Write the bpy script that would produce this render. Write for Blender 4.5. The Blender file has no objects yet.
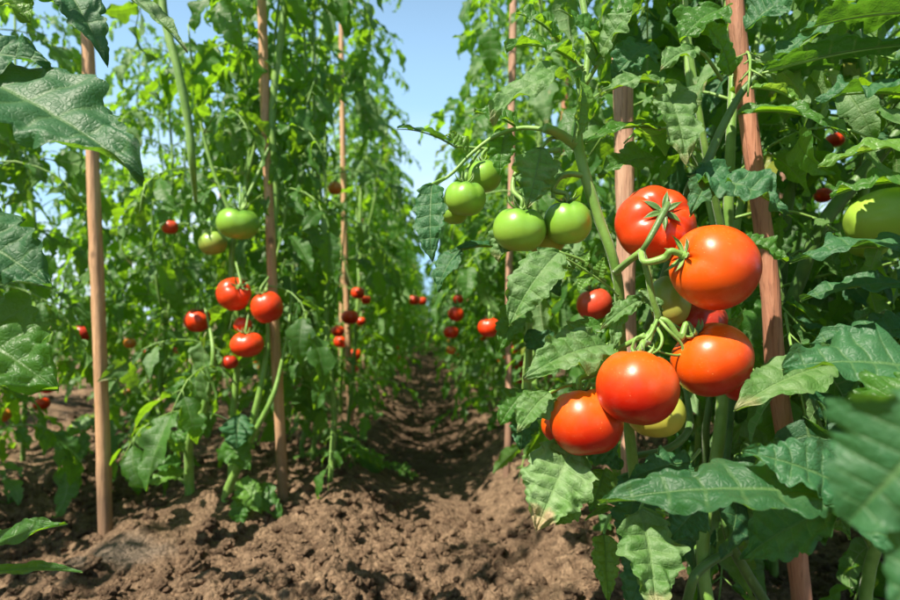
import bpy, math
import numpy as np
from math import radians, sin, cos, pi, tau
RNG = np.random.default_rng(7)
scene = bpy.context.scene
C = scene.collection

# ------------------------------------------------------------------ camera
CAM = np.array([0.0, 0.0, 0.46]); GZ = 0.0           # camera height above the bed level
FPX = 600.0                                          # 24 mm lens in pixels of a 900 px wide frame
yaw, pitch = radians(1.9), radians(1.9)
FW = np.array([sin(yaw)*cos(pitch), cos(yaw)*cos(pitch), sin(pitch)])
RT = np.array([cos(yaw), -sin(yaw), 0.0]); UP = np.cross(RT, FW)
def P(px, py, d):
    """world point seen at photo pixel (px, py) at depth d metres"""
    return CAM + d*(FW + RT*(px-450)/FPX + UP*(300-py)/FPX)
def proj(p):
    q = np.asarray(p) - CAM; d = q @ FW; dd = np.where(np.abs(d) < 1e-4, 1e-4, d)
    return 450 + FPX*(q @ RT)/dd, 300 - FPX*(q @ UP)/dd, d
cd = bpy.data.cameras.new('camera'); cam = bpy.data.objects.new('camera', cd); C.objects.link(cam)
cam.location = CAM.tolist(); cam.rotation_euler = (radians(90)+pitch, 0, -yaw)
cd.lens = 24; cd.sensor_width = 36; cd.clip_start = 0.02; cd.clip_end = 500
cd.dof.use_dof = True; cd.dof.focus_distance = 0.58; cd.dof.aperture_fstop = 5.8; cd.dof.aperture_blades = 9
scene.camera = cam

# ------------------------------------------------------------------ light
SUN = np.array([-0.41, -0.42, 0.81]); SUN /= np.linalg.norm(SUN)
el = math.asin(SUN[2]); az = math.atan2(SUN[0], SUN[1])
w = bpy.data.worlds.new("World"); scene.world = w; w.use_nodes = True
nt = w.node_tree; bg = nt.nodes['Background']
sky = nt.nodes.new('ShaderNodeTexSky'); sky.sky_type = 'NISHITA'; sky.sun_disc = False
sky.sun_elevation = el; sky.sun_rotation = az; sky.air_density = 1.0; sky.dust_density = .6; sky.ozone_density = 2.0
# thin white cloud low over the horizon
tc = nt.nodes.new('ShaderNodeTexCoord'); sx = nt.nodes.new('ShaderNodeSeparateXYZ'); nt.links.new(tc.outputs['Generated'], sx.inputs[0])
nz = nt.nodes.new('ShaderNodeTexNoise'); nz.inputs['Scale'].default_value = 2.2; nz.inputs['Detail'].default_value = 6
mp = nt.nodes.new('ShaderNodeMapping'); mp.inputs['Scale'].default_value = (1, 1, 2.2); nt.links.new(tc.outputs['Generated'], mp.inputs[0]); nt.links.new(mp.outputs[0], nz.inputs[0])
mr = nt.nodes.new('ShaderNodeMapRange'); mr.inputs[1].default_value = 0.38; mr.inputs[2].default_value = 0.6; nt.links.new(nz.outputs[0], mr.inputs[0])
mz = nt.nodes.new('ShaderNodeMapRange'); mz.inputs[1].default_value = 0.34; mz.inputs[2].default_value = 0.04; nt.links.new(sx.outputs[2], mz.inputs[0])
mm = nt.nodes.new('ShaderNodeMath'); mm.operation = 'MULTIPLY'; nt.links.new(mr.outputs[0], mm.inputs[0]); nt.links.new(mz.outputs[0], mm.inputs[1])
mx = nt.nodes.new('ShaderNodeMix'); mx.data_type = 'RGBA'; nt.links.new(mm.outputs[0], mx.inputs[0]); ha = nt.nodes.new('ShaderNodeMapRange'); ha.interpolation_type = 'SMOOTHSTEP'; ha.inputs[1].default_value = .80; ha.inputs[2].default_value = .16; nt.links.new(sx.outputs[2], ha.inputs[0])
hm = nt.nodes.new('ShaderNodeMix'); hm.data_type = 'RGBA'; nt.links.new(ha.outputs[0], hm.inputs[0]); nt.links.new(sky.outputs[0], hm.inputs[6]); hm.inputs[7].default_value = (4.1, 6.9, 9.9, 1)   # pale summer air low in the sky
nt.links.new(hm.outputs[2], mx.inputs[6]); mx.inputs[7].default_value = (9.5, 10.2, 10.8, 1)
nt.links.new(mx.outputs[2], bg.inputs[0]); bg.inputs[1].default_value = 0.062
sl = bpy.data.lights.new('sun', 'SUN'); sl.energy = 5.0; sl.angle = radians(0.53); sl.color = (1.0, 0.91, 0.77)
so = bpy.data.objects.new('sun', sl); C.objects.link(so)
from mathutils import Vector
so.rotation_euler = Vector((-SUN).tolist()).to_track_quat('-Z', 'Y').to_euler()
scene.view_settings.view_transform = 'Standard'; scene.view_settings.look = 'None'
scene.view_settings.exposure = 1.12; scene.view_settings.gamma = 1
scene.cycles.max_bounces = 8; scene.cycles.transmission_bounces = 5; scene.cycles.diffuse_bounces = 2
scene.cycles.use_denoising = True; scene.cycles.sample_clamp_indirect = 6
scene.render.engine = 'CYCLES'

# ------------------------------------------------------------------ materials
class NT:
    def __init__(s, name):
        s.m = bpy.data.materials.new(name); s.m.use_nodes = True; s.t = s.m.node_tree
        s.p = s.t.nodes['Principled BSDF']; s.out = s.t.nodes['Material Output']
    def n(s, typ, **kw):
        o = s.t.nodes.new('ShaderNode'+typ)
        for k, v in kw.items():
            if k.startswith('i_'): s.put(o.inputs[k[2:].replace('_', ' ')], v)
            else: setattr(o, k, v)
        return o
    def put(s, sock, v):
        if isinstance(v, bpy.types.NodeSocket): s.t.links.new(v, sock)
        else: sock.default_value = v
    def math(s, op, a, b=0.0, c=0.0, clamp=False):
        o = s.n('Math', operation=op, use_clamp=clamp); s.put(o.inputs[0], a); s.put(o.inputs[1], b); s.put(o.inputs[2], c); return o.outputs[0]
    def rng(s, v, a, b, c=0.0, d=1.0, smooth=False):
        o = s.n('MapRange'); o.interpolation_type = 'SMOOTHSTEP' if smooth else 'LINEAR'
        for i, x in enumerate((v, a, b, c, d)): s.put(o.inputs[i], x)
        return o.outputs[0]
    def mix(s, f, a, b, mode='MIX'):
        o = s.n('Mix', data_type='RGBA', blend_type=mode); s.put(o.inputs[0], f)
        s.put(o.inputs[6], a if isinstance(a, bpy.types.NodeSocket) else (*a, 1)); s.put(o.inputs[7], b if isinstance(b, bpy.types.NodeSocket) else (*b, 1)); return o.outputs[2]
    def noise(s, scale, detail=3, rough=.5, vec=None):
        o = s.n('TexNoise'); o.inputs['Scale'].default_value = scale; o.inputs['Detail'].default_value = detail; o.inputs['Roughness'].default_value = rough
        if vec is None: vec = s.obj()
        s.put(o.inputs['Vector'], vec); return o.outputs[0]
    def obj(s):
        return s.n('TexCoord').outputs['Object']
    def bump(s, h, strength, dist, normal=None):
        o = s.n('Bump'); s.put(o.inputs['Strength'], strength); s.put(o.inputs['Distance'], dist); s.put(o.inputs['Height'], h)
        if normal is not None: s.put(o.inputs['Normal'], normal)
        return o.outputs[0]

def leaf_mat(name, dark, light, back, trans, dust=0.0, tfac=.36, fine=True, rough=.42, brown=0.0):
    k = NT(name)
    at = k.n('Attribute', attribute_name='lf'); sp = k.n('SeparateXYZ'); k.put(sp.inputs[0], at.outputs['Vector'])
    u, v, r = sp.outputs
    av = k.math('ABSOLUTE', v)
    mid = k.rng(av, 0.02, 0.07, 1, 0, True)
    f = k.math('FRACT', k.math('MULTIPLY', u, 7.0))
    dl = k.math('MINIMUM', f, k.math('SUBTRACT', 1.0, f))
    lat = k.math('MULTIPLY', k.rng(dl, 0.02, 0.10, 1, 0, True), k.rng(av, .95, .5, 0, 1))
    vein = k.math('MAXIMUM', mid, k.math('MULTIPLY', lat, .6))
    rr = k.math('FRACT', k.math('MULTIPLY', r, 7.31))
    base = k.mix(rr, dark, light)
    base = k.mix(k.rng(r, .93, .99), base, (.25, .27, .03))          # an odd yellowing leaflet
    nmott = k.noise(28, 3)
    base = k.mix(k.math('MULTIPLY', k.rng(nmott, .4, .7), .35), base, light)
    if dust:
        dn = k.noise(55, 5, .65)
        base = k.mix(k.math('MULTIPLY', k.rng(dn, .38, .72), dust), base, (.26, .36, .19))
    base = k.mix(k.math('MULTIPLY', vein, .38), base, (.16, .27, .08))
    if brown:
        bn = k.math('ADD', k.noise(22, 4), k.math('MULTIPLY', k.math('POWER', u, 4.0), .30))
        base = k.mix(k.math('MULTIPLY', k.rng(bn, .66, .76), brown), base, (.36, .27, .15))
    geo = k.n('NewGeometry')
    bcol = k.mix(k.math('MULTIPLY', vein, .6), back, (.30, .40, .18))
    col = k.mix(geo.outputs['Backfacing'], base, bcol)
    k.put(k.p.inputs['Base Color'], col)
    k.put(k.p.inputs['Roughness'], k.rng(geo.outputs['Backfacing'], 0, 1, rough, .65)); k.p.inputs['Specular IOR Level'].default_value = .45
    h = k.math('MULTIPLY', vein, -.7)
    if fine:
        vo = k.n('TexVoronoi', feature='DISTANCE_TO_EDGE'); vo.inputs['Scale'].default_value = 230; k.put(vo.inputs['Vector'], k.obj())
        h = k.math('ADD', h, k.math('MULTIPLY', k.rng(vo.outputs['Distance'], 0, .25, 0, 1, True), .30))
        h = k.math('ADD', h, k.math('MULTIPLY', k.noise(220, 2), .4))
        h = k.math('ADD', h, k.math('MULTIPLY', k.noise(60, 2), .7)); nb = k.bump(h, .75, .0010)
    else:
        h = k.math('ADD', h, k.math('MULTIPLY', k.noise(120, 2), .9)); nb = k.bump(h, .6, .0012)
    k.put(k.p.inputs['Normal'], nb)
    tr = k.n('BsdfTranslucent'); k.put(tr.inputs['Color'], k.mix(k.math('MULTIPLY', vein, .6), k.mix(rr, trans, tuple(x*.72 for x in trans)), tuple(x*.4 for x in trans))); k.put(tr.inputs['Normal'], nb)
    ms = k.n('MixShader'); ms.inputs[0].default_value = tfac
    k.t.links.new(k.p.outputs[0], ms.inputs[1]); k.t.links.new(tr.outputs[0], ms.inputs[2]); k.t.links.new(ms.outputs[0], k.out.inputs[0])
    return k.m
M = {}
TR = (.40, .78, .02)
M['leaf_far'] = leaf_mat('leaf_far', (.015, .070, .007), (.045, .150, .013), (.07, .17, .03), TR, dust=.08, fine=False, tfac=.50, rough=.45)
M['leaf_far_dusty'] = leaf_mat('leaf_far_dusty', (.025, .085, .025), (.055, .15, .045), (.08, .18, .05), TR, dust=.28, fine=False, tfac=.36, rough=.5)
M['leaf'] = leaf_mat('leaf', (.014, .066, .008), (.040, .140, .016), (.08, .18, .04), TR, dust=.14, tfac=.40, rough=.46)
M['leaf_dusty'] = leaf_mat('leaf_dusty', (.028, .10, .016), (.065, .165, .032), (.13, .23, .09), TR, dust=.55, tfac=.30, rough=.6, brown=.5)
M['leaf_brown'] = leaf_mat('leaf_brown', (.055, .14, .03), (.10, .21, .05), (.13, .23, .09), TR, dust=.85, tfac=.25, rough=.65, brown=1.0)
M['leaf_dark'] = leaf_mat('leaf_dark', (.012, .062, .026), (.026, .115, .038), (.07, .18, .05), (.20, .50, .025), dust=.10, tfac=.30, rough=.58)  # darker green; on the right-hand fill plants shade is put into the colour
M['leaf_teal'] = leaf_mat('leaf_teal', (.012, .068, .022), (.026, .115, .042), (.08, .19, .05), (.28, .62, .03), dust=.10, tfac=.34, rough=.52)
M['leaf_fresh'] = leaf_mat('leaf_fresh', (.06, .17, .02), (.11, .25, .035), (.14, .27, .08), (.42, .70, .05), dust=.1, tfac=.42)

def stem_mat(name, a, b, fuzz=True):
    k = NT(name)
    n = k.noise(40, 4); c = k.mix(k.rng(n, .35, .65), a, b)
    k.put(k.p.inputs['Base Color'], c); k.p.inputs['Roughness'].default_value = .5
    k.p.inputs['Subsurface Weight'].default_value = .12; k.p.inputs['Subsurface Radius'].default_value = (.002, .003, .001)
    k.p.inputs['Sheen Weight'].default_value = .25 if fuzz else 0; k.p.inputs['Sheen Roughness'].default_value = .4
    mp = k.n('Mapping'); k.put(mp.inputs[0], k.obj()); mp.inputs['Scale'].default_value = (1, 1, .12)
    k.put(k.p.inputs['Normal'], k.bump(k.math('ADD', k.noise(700, 2, vec=mp.outputs[0]), k.noise(420, 2)), .35, .0008)); return k.m
M['stem'] = stem_mat('stem', (.12, .25, .035), (.20, .34, .07))
M['stem_dark'] = stem_mat('stem_dark', (.05, .12, .022), (.09, .18, .035))
M['stem_woody'] = stem_mat('stem_woody', (.20, .21, .09), (.27, .22, .13), False)

def tomato_mat(name, low, high, spec=(.9, .45, .2), shoulder=None):
    """low: colour round the blossom end, high: round the stem end"""
    k = NT(name)
    at = k.n('Attribute', attribute_name='lf'); sp = k.n('SeparateXYZ'); k.put(sp.inputs[0], at.outputs['Vector'])
    n = k.noise(26, 3); t = k.math('ADD', sp.outputs[0], k.math('MULTIPLY', k.math('SUBTRACT', n, .5), .35))
    c = k.mix(k.rng(t, .12, .75, 0, 1, True), low, high); c = k.mix(k.math('MULTIPLY', k.rng(k.noise(45, 5, .7), .5, .75), .07), c, (.55, .42, .30))
    if shoulder: c = k.mix(k.rng(t, .82, .98, 0, 1, True), c, shoulder)
    vo = k.n('TexVoronoi'); vo.inputs['Scale'].default_value = 300; k.put(vo.inputs['Vector'], k.obj())
    gate = k.rng(k.noise(60, 2), .50, .62)
    c = k.mix(k.math('MULTIPLY', k.rng(vo.outputs['Distance'], .15, .08, 0, .55), gate), c, spec)
    k.put(k.p.inputs['Base Color'], c)
    dust = k.noise(50, 5, .65)
    k.put(k.p.inputs['Roughness'], k.rng(dust, .3, .75, .30, .46)); k.p.inputs['Specular IOR Level'].default_value = .38
    k.p.inputs['Coat Weight'].default_value = .22; k.put(k.p.inputs['Coat Roughness'], k.rng(dust, .3, .75, .18, .38))
    k.p.inputs['Subsurface Weight'].default_value = .06; k.p.inputs['Subsurface Radius'].default_value = (.006, .0025, .001); k.p.inputs['Subsurface Scale'].default_value = 1.0
    k.put(k.p.inputs['Normal'], k.bump(k.math('ADD', k.math('MULTIPLY', k.noise(90, 2), .5), k.math('MULTIPLY', k.noise(600, 2), .18)), .25, .0010)); return k.m
M['red'] = tomato_mat('tomato_red', (.56, .016, .003), (.66, .045, .004))
M['orange'] = tomato_mat('tomato_orange', (.48, .008, .001), (.72, .085, .002), (.9, .45, .15))  # orange stem end, deep red bottom: sunlit and shaded sides painted in
M['deep_red'] = tomato_mat('tomato_deep_red', (.42, .012, .006), (.40, .022, .006))
M['pink_red'] = tomato_mat('tomato_pink_red', (.60, .040, .018), (.52, .055, .020), (.8, .4, .3))
M['green'] = tomato_mat('tomato_green', (.26, .42, .045), (.17, .35, .03), (.5, .62, .25), (.08, .20, .02))
M['green_dull'] = tomato_mat('tomato_green_dull', (.36, .36, .07), (.22, .35, .05), (.45, .5, .2))
M['yellow'] = tomato_mat('tomato_yellow', (.55, .47, .07), (.40, .44, .06), (.6, .55, .2))
M['turning'] = tomato_mat('tomato_turning', (.62, .13, .02), (.55, .20, .02), (.7, .5, .2))

def wood_mat(name, a, b, dirt):
    k = NT(name); mp = k.n('Mapping'); k.put(mp.inputs[0], k.obj()); mp.inputs['Scale'].default_value = (1, 1, .05)
    n1 = k.noise(120, 5, .6, mp.outputs[0]); n2 = k.noise(9, 4)
    c = k.mix(k.rng(n1, .35, .68), a, b); c = k.mix(k.rng(n2, .45, .75, 0, .7), c, dirt)
    n3 = k.noise(320, 3, .6, mp.outputs[0]); c = k.mix(k.rng(n3, .54, .64, 0, .5), c, tuple(x*.35 for x in a))
    at = k.n('Attribute', attribute_name='lf'); sp = k.n('SeparateXYZ'); k.put(sp.inputs[0], at.outputs['Vector'])
    foot = k.rng(k.math('ADD', sp.outputs[0], k.math('MULTIPLY', k.noise(14, 4), .14)), .34, .22, 0, .75)
    c = k.mix(foot, c, (.12, .075, .05)); kn = k.n('TexVoronoi'); kn.inputs['Scale'].default_value = 13; k.put(kn.inputs['Vector'], k.obj())
    c = k.mix(k.rng(kn.outputs['Distance'], .16, .08, 0, .8), c, tuple(x*.25 for x in a))
    k.put(k.p.inputs['Base Color'], c); k.p.inputs['Roughness'].default_value = .7
    k.put(k.p.inputs['Normal'], k.bump(k.math('ADD', n1, k.math('MULTIPLY', n3, .6)), .8, .0030)); return k.m
M['wood_tan'] = wood_mat('wood_tan', (.46, .25, .125), (.62, .39, .22), (.36, .20, .115))
M['wood_pink'] = wood_mat('wood_pink', (.37, .19, .12), (.54, .34, .23), (.27, .16, .12))
M['wood_red'] = wood_mat('wood_red', (.36, .13, .07), (.50, .24, .145), (.26, .13, .08))

def soil_mat(name):
    k = NT(name); o = k.obj()
    at = k.n('Attribute', attribute_name='lf'); sp = k.n('SeparateXYZ'); k.put(sp.inputs[0], at.outputs['Vector'])
    n1 = k.noise(2.3, 6, .6); n2 = k.noise(38, 6, .7); n3 = k.noise(170, 4, .7)
    c = k.mix(k.rng(n2, .32, .70), (.105, .064, .037), (.45, .305, .19))
    c = k.mix(k.rng(n1, .42, .62, 0, .40), c, (.10, .058, .035))
    c = k.mix(k.rng(n3, .62, .72, 0, .6), c, (.42, .30, .20))
    c = k.mix(k.rng(n3, .36, .28, 0, .6), c, (.03, .017, .010))
    c = k.mix(k.math('MULTIPLY', sp.outputs[0], .7), c, (.26, .21, .165))      # the smooth dry crust patch
    c = k.mix(k.math('MULTIPLY', sp.outputs[1], .75), c, (.075, .045, .028))     # moist patches, and darker along the furrow farther off
    k.put(k.p.inputs['Base Color'], c); k.p.inputs['Roughness'].default_value = .92; k.p.inputs['Specular IOR Level'].default_value = .2
    h = k.math('ADD', k.math('MULTIPLY', k.noise(75, 6, .75), 1.0), k.math('MULTIPLY', k.noise(260, 4, .7), .45))
    vo = k.n('TexVoronoi'); vo.inputs['Scale'].default_value = 120; k.put(vo.inputs['Vector'], o)
    h = k.math('SUBTRACT', h, k.math('MULTIPLY', vo.outputs['Distance'], .9))
    k.put(k.p.inputs['Normal'], k.bump(h, 1.0, .014)); return k.m
M['soil'] = soil_mat('soil')

# ------------------------------------------------------------------ mesh builder
class MB:
    def __init__(s): s.V = []; s.F = []; s.A = []; s.MI = []; s.n = 0
    def add(s, v, f, a, mi=0):
        v = np.asarray(v, float); s.V.append(v); s.F.append(np.asarray(f)+s.n)
        a = np.asarray(a, float)
        if a.ndim == 1: a = np.tile(a, (len(v), 1))
        s.A.append(a); s.MI.append(np.full(len(f), mi)); s.n += len(v)
    def data(s, name, mats, origin=None):
        V = np.concatenate(s.V); F = np.concatenate(s.F); A = np.concatenate(s.A); MI = np.concatenate(s.MI)
        if origin is not None: V = V - np.asarray(origin)
        me = bpy.data.meshes.new(name); me.vertices.add(len(V)); me.vertices.foreach_set('co', V.astype(np.float32).ravel())
        me.loops.add(F.size); me.loops.foreach_set('vertex_index', F.astype(np.int32).ravel())
        me.polygons.add(len(F)); me.polygons.foreach_set('loop_start', np.arange(0, F.size, 4, dtype=np.int32)); me.polygons.foreach_set('loop_total', np.full(len(F), 4, np.int32))
        for m in mats: me.materials.append(M[m])
        me.polygons.foreach_set('material_index', MI.astype(np.int32)); me.polygons.foreach_set('use_smooth', np.ones(len(F), bool))
        at = me.attributes.new('lf', 'FLOAT_VECTOR', 'POINT'); at.data.foreach_set('vector', A.astype(np.float32).ravel())
        me.update(calc_edges=True); return me
    def build(s, name, mats, parent=None, origin=(0, 0, 0)):
        """origin: world position of the new object (geometry is given in world space)"""
        if isinstance(mats, str): mats = [mats]
        o = bpy.data.objects.new(name, s.data(name, mats, origin)); C.objects.link(o)
        if parent is None: o.location = list(origin)
        else:
            o.parent = parent
            po = np.array(parent.get('_o', (0, 0, 0))) if '_o' in parent else np.zeros(3)
            o.location = (np.asarray(origin, float)-po).tolist()
        o['_o'] = [float(x) for x in origin]
        return o
def thing(name, label, cat, loc=(0, 0, 0), group=None):
    o = bpy.data.objects.new(name, None); C.objects.link(o); o.location = [float(x) for x in loc]; o.empty_display_size = .05
    o['_o'] = [float(x) for x in loc]; tag(o, label, cat, group); return o
def tag(o, label, cat, group=None):
    o['label'] = label; o['category'] = cat
    if group: o['group'] = group
    return o
def kindof(o, kind):
    o['kind'] = kind; return o

def spline(pts, n):
    """Catmull-Rom through pts, n samples"""
    p = np.asarray(pts, float)
    if len(p) == 2:
        t = np.linspace(0, 1, n)[:, None]; return p[0]*(1-t)+p[1]*t
    q = np.vstack([2*p[0]-p[1], p, 2*p[-1]-p[-2]]); m = len(p)-1
    t = np.linspace(0, m-1e-6, n); i = t.astype(int); f = (t-i)[:, None]
    a, b, c, d = q[i], q[i+1], q[i+2], q[i+3]
    return .5*((2*b)+(c-a)*f+(2*a-5*b+4*c-d)*f**2+(3*b-a-3*c+d)*f**3)
def frames(c):
    T = np.gradient(c, axis=0); T /= np.linalg.norm(T, axis=1)[:, None]+1e-12
    up = np.array([0, 0, 1.]) if abs(T[0][2]) < .9 else np.array([1., 0, 0])
    N = np.zeros_like(T); n = up-T[0]*(up@T[0]); n /= np.linalg.norm(n)
    for i in range(len(T)):
        n = n-T[i]*(n@T[i]); n /= np.linalg.norm(n)+1e-12; N[i] = n
    return T, N, np.cross(T, N)
def tube(mb, pts, r, n=None, k=8, mi=0, a=(0, 0, .5), rough=0.0, rng=None):
    n = n or max(4, len(pts)*4)
    c = spline(pts, n); T, N, B = frames(c)
    r = np.asarray(r, float); rr = np.interp(np.linspace(0, 1, n), np.linspace(0, 1, len(np.atleast_1d(r))), np.atleast_1d(r))
    th = np.arange(k)*tau/k
    R = rr[:, None]*np.ones((1, k))
    if rough: R = R*(1+rough*(rng or RNG).standard_normal((n, k)))
    V = c[:, None]+R[..., None]*(np.cos(th)[None, :, None]*N[:, None]+np.sin(th)[None, :, None]*B[:, None])
    V = V.reshape(-1, 3)
    i = np.arange(n-1)[:, None]; j = np.arange(k)[None]; j2 = (j+1) % k
    F = np.stack([i*k+j, i*k+j2, (i+1)*k+j2, (i+1)*k+j], -1).reshape(-1, 4)
    # end caps (a centre vertex, quads over pairs of sides)
    V = np.vstack([V, c[0], c[-1]]); nc = n*k
    cap = []
    for jj in range(0, k, 2):
        cap.append([nc, (jj+2) % k, jj+1, jj]); cap.append([nc+1, (n-1)*k+jj, (n-1)*k+jj+1, (n-1)*k+(jj+2) % k])
    mb.add(V, np.vstack([F, np.array(cap)]), a, mi)

# ------------------------------------------------------------------ leaflets
def leaflet(L, W, nu=24, nv=4, lobes=4, amp=.34, bend=1.0, fold=.25, wave=.06, puck=.03, twist=0., side=0., seed=0, rnd=.5, tooth=.12, skew=0.):
    """blade in its own frame: base at 0, midrib along +Y, upper face +Z"""
    g = np.random.default_rng(seed)
    u = np.linspace(0, 1, nu+1)[:, None]*np.ones((1, 2*nv+1)); v = np.ones((nu+1, 1))*np.linspace(-1, 1, 2*nv+1)[None]
    us = u[:, :1]
    env = np.sin(pi*np.clip(us, 0, 1)**.70)**.72*(1-.42*us**2.0); env = np.clip(env, 0, None)
    w = np.where(v < 0, 1, 1)*env
    ph = [g.uniform(0, .5), g.uniform(0, .5)]; wrp = .035
    for s, p in ((-1, ph[0]), (1, ph[1])):
        t = (us*lobes+p) % 1.0
        t = ((us+wrp*np.sin(tau*(us*1.7+p*3)))*lobes+p) % 1.0
        saw = np.abs(np.sin(pi*t**1.35))**.75*(.82+.18*np.sin(us*17+p*40))
        t2 = (us*lobes*2.5+p) % 1.0; saw2 = np.abs(np.sin(pi*t2**1.3))**.8
        am = amp*(1.35-1.0*us)
        e = 1-am*(1-saw)**1.25-tooth*(1-saw2)*(us < .96)
        fac = 1-(1-e)*np.abs(v)**1.6
        w = np.where(np.sign(v) == s, w*fac, w)
    x = v*w*W*.5
    ax = np.abs(x)
    y = u*L+.36*ax*(1-u**1.6)-.10*L*np.sin(pi*np.clip(u*2.2, 0, 1))*np.abs(v)**2*.6
    z = ax*fold*1.0
    z = z-fold*ax**2/(W*.5)*.55                                            # margins turn back down
    sag = (.5-.5*np.cos(tau*u*7))**.7
    for _ in range(5):
        k1, k2 = g.uniform(1.5, 6, 2); z = z+puck*W*.22*np.sin(tau*(u*k1+v*k2*.35*g.choice([-1, 1])+g.uniform()))*np.abs(v)**.7
    z = z+puck*W*.62*sag*np.sin(pi*np.clip(np.abs(v), 0, 1)**.8)*(.4+.6*np.sin(pi*u))   # pillows between veins
    for s in (-1, 1):
        z = z+np.where(np.sign(v) == s, wave*W*v**2*np.sin(tau*(u*g.uniform(1.4, 2.6)+g.uniform()))+.4*wave*W*np.abs(v)**3*np.sin(tau*(u*lobes*1.0+g.uniform())), 0)
    x = x+skew*L*u**2
    # twist about the midrib, then bend along an arc
    a = twist*u; x, z = x*np.cos(a)-z*np.sin(a), x*np.sin(a)+z*np.cos(a)
    th = -bend*(y/L)**1.3; K = 40
    ys = np.linspace(0, 1.25, K+1); cy = np.concatenate([[0], np.cumsum(np.cos(bend*ys[:-1]**1.3))])*L*1.25/K; cz = -np.concatenate([[0], np.cumsum(np.sin(bend*ys[:-1]**1.3))])*L*1.25/K
    yc = np.interp(y/L, ys, cy); zc = np.interp(y/L, ys, cz)
    Y = yc-z*np.sin(th); Z = zc+z*np.cos(th)
    V = np.stack([x, Y, Z], -1).reshape(-1, 3)
    k = 2*nv+1; i = np.arange(nu)[:, None]; j = np.arange(2*nv)[None]
    F = np.stack([i*k+j, i*k+j+1, (i+1)*k+j+1, (i+1)*k+j], -1).reshape(-1, 4)
    A = np.stack([u, v, np.full_like(u, rnd)], -1).reshape(-1, 3)
    return V, F, A
def basis(d, n):
    d = np.asarray(d, float); d = d/(np.linalg.norm(d)+1e-12); n = np.asarray(n, float); n = n-d*(n@d); n = n/(np.linalg.norm(n)+1e-12)
    return np.array([np.cross(d, n), d, n])     # rows: X, Y, Z

def bank(nu, nv, seed, count=10):
    g = np.random.default_rng(seed); out = []
    for i in range(count):
        out.append(leaflet(1, g.uniform(.44, .64), nu, nv, lobes=int(g.integers(3, 5)), amp=g.uniform(.34, .56), bend=g.uniform(.3, 1.5), fold=g.uniform(.15, .6),
                           wave=g.uniform(.05, .13), puck=.03 if nu > 12 else .02, twist=g.uniform(-.6, .6), seed=seed*100+i, tooth=.10 if nu > 12 else 0, skew=g.uniform(-.10, .10)))
    return out
BANK = {'hi': bank(28, 4, 3, 12), 'mid': bank(14, 3, 4, 12), 'lo': bank(8, 2, 5, 10)}

def compound(mb, base, dirh, Lr, g, lod='hi', lsize=.085, rise=.5, droop=1.5, keep=None, mi_l=0, mi_s=1, tone=None, curl=1.0):
    """a pinnate tomato leaf: arching rachis, paired lobed leaflets and small ones between"""
    dirh = np.asarray(dirh, float); dirh = dirh/np.linalg.norm(dirh)
    side = np.cross(dirh, [0, 0, 1.]); side /= np.linalg.norm(side)+1e-9
    n = 9; pts = [np.asarray(base, float)]; ang = rise; sw = g.uniform(-.35, .35)
    for i in range(1, n):
        d = dirh*cos(ang)+np.array([0, 0, 1.])*sin(ang)+side*sw*(i/n); d /= np.linalg.norm(d)
        pts.append(pts[-1]+d*Lr/(n-1)); ang -= droop/(n-1)*(0.6+.8*i/n)
    pts = np.array(pts)
    if keep is not None and not keep(pts): return
    T, N, B = frames(pts)
    items = [(.30, .55), (.47, .35), (.58, .85), (.72, .4), (.82, .95)] if lod != 'lo' else [(.34, .6), (.60, .9), (.83, .95)]
    tube(mb, pts[::2], [.0022, .0012], 5 if lod == 'lo' else 9, 4 if lod != 'hi' else 6, mi_s)
    rnd0 = g.uniform(0, 1) if tone is None else tone
    bk = BANK[lod]
    def put(b, d, nrm, s):
        V, F, A = bk[int(g.integers(len(bk)))]
        R = basis(d, nrm); W = b+(V*s)@R
        A = A.copy(); A[:, 2] = np.clip(rnd0*.85+g.uniform(0, .1), 0, .92) if g.uniform() > .03 else .99
        if keep is not None and not keep(W[::7]): return
        mb.add(W, F, A, mi_l)
    for t, s in items:
        i = t*(n-1); i0 = int(i); p = pts[i0]+(pts[min(i0+1, n-1)]-pts[i0])*(i-i0)
        for sd in (-1, 1):
            up = np.array([0, 0, 1.])+.5*g.standard_normal(3)
            sv = np.cross(T[i0], [0, 0, 1.]); sv /= np.linalg.norm(sv)+1e-9
            d = sv*sd*g.uniform(.8, 1.1)+T[i0]*g.uniform(.2, .7)+np.array([0, 0, -1.])*g.uniform(.1, 1.0)*curl
            d /= np.linalg.norm(d); sz = lsize*s*g.uniform(.8, 1.15)
            q = p+d*sz*.18
            if lod != 'lo': tube(mb, [p, q], [.0011, .0008], 2, 4, mi_s)
            put(q, d, up, sz)
    put(pts[-1], T[-1]+.2*g.standard_normal(3), np.array([0, 0, 1.])+.35*g.standard_normal(3)+.4*dirh, lsize*g.uniform(1.0, 1.3))

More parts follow.
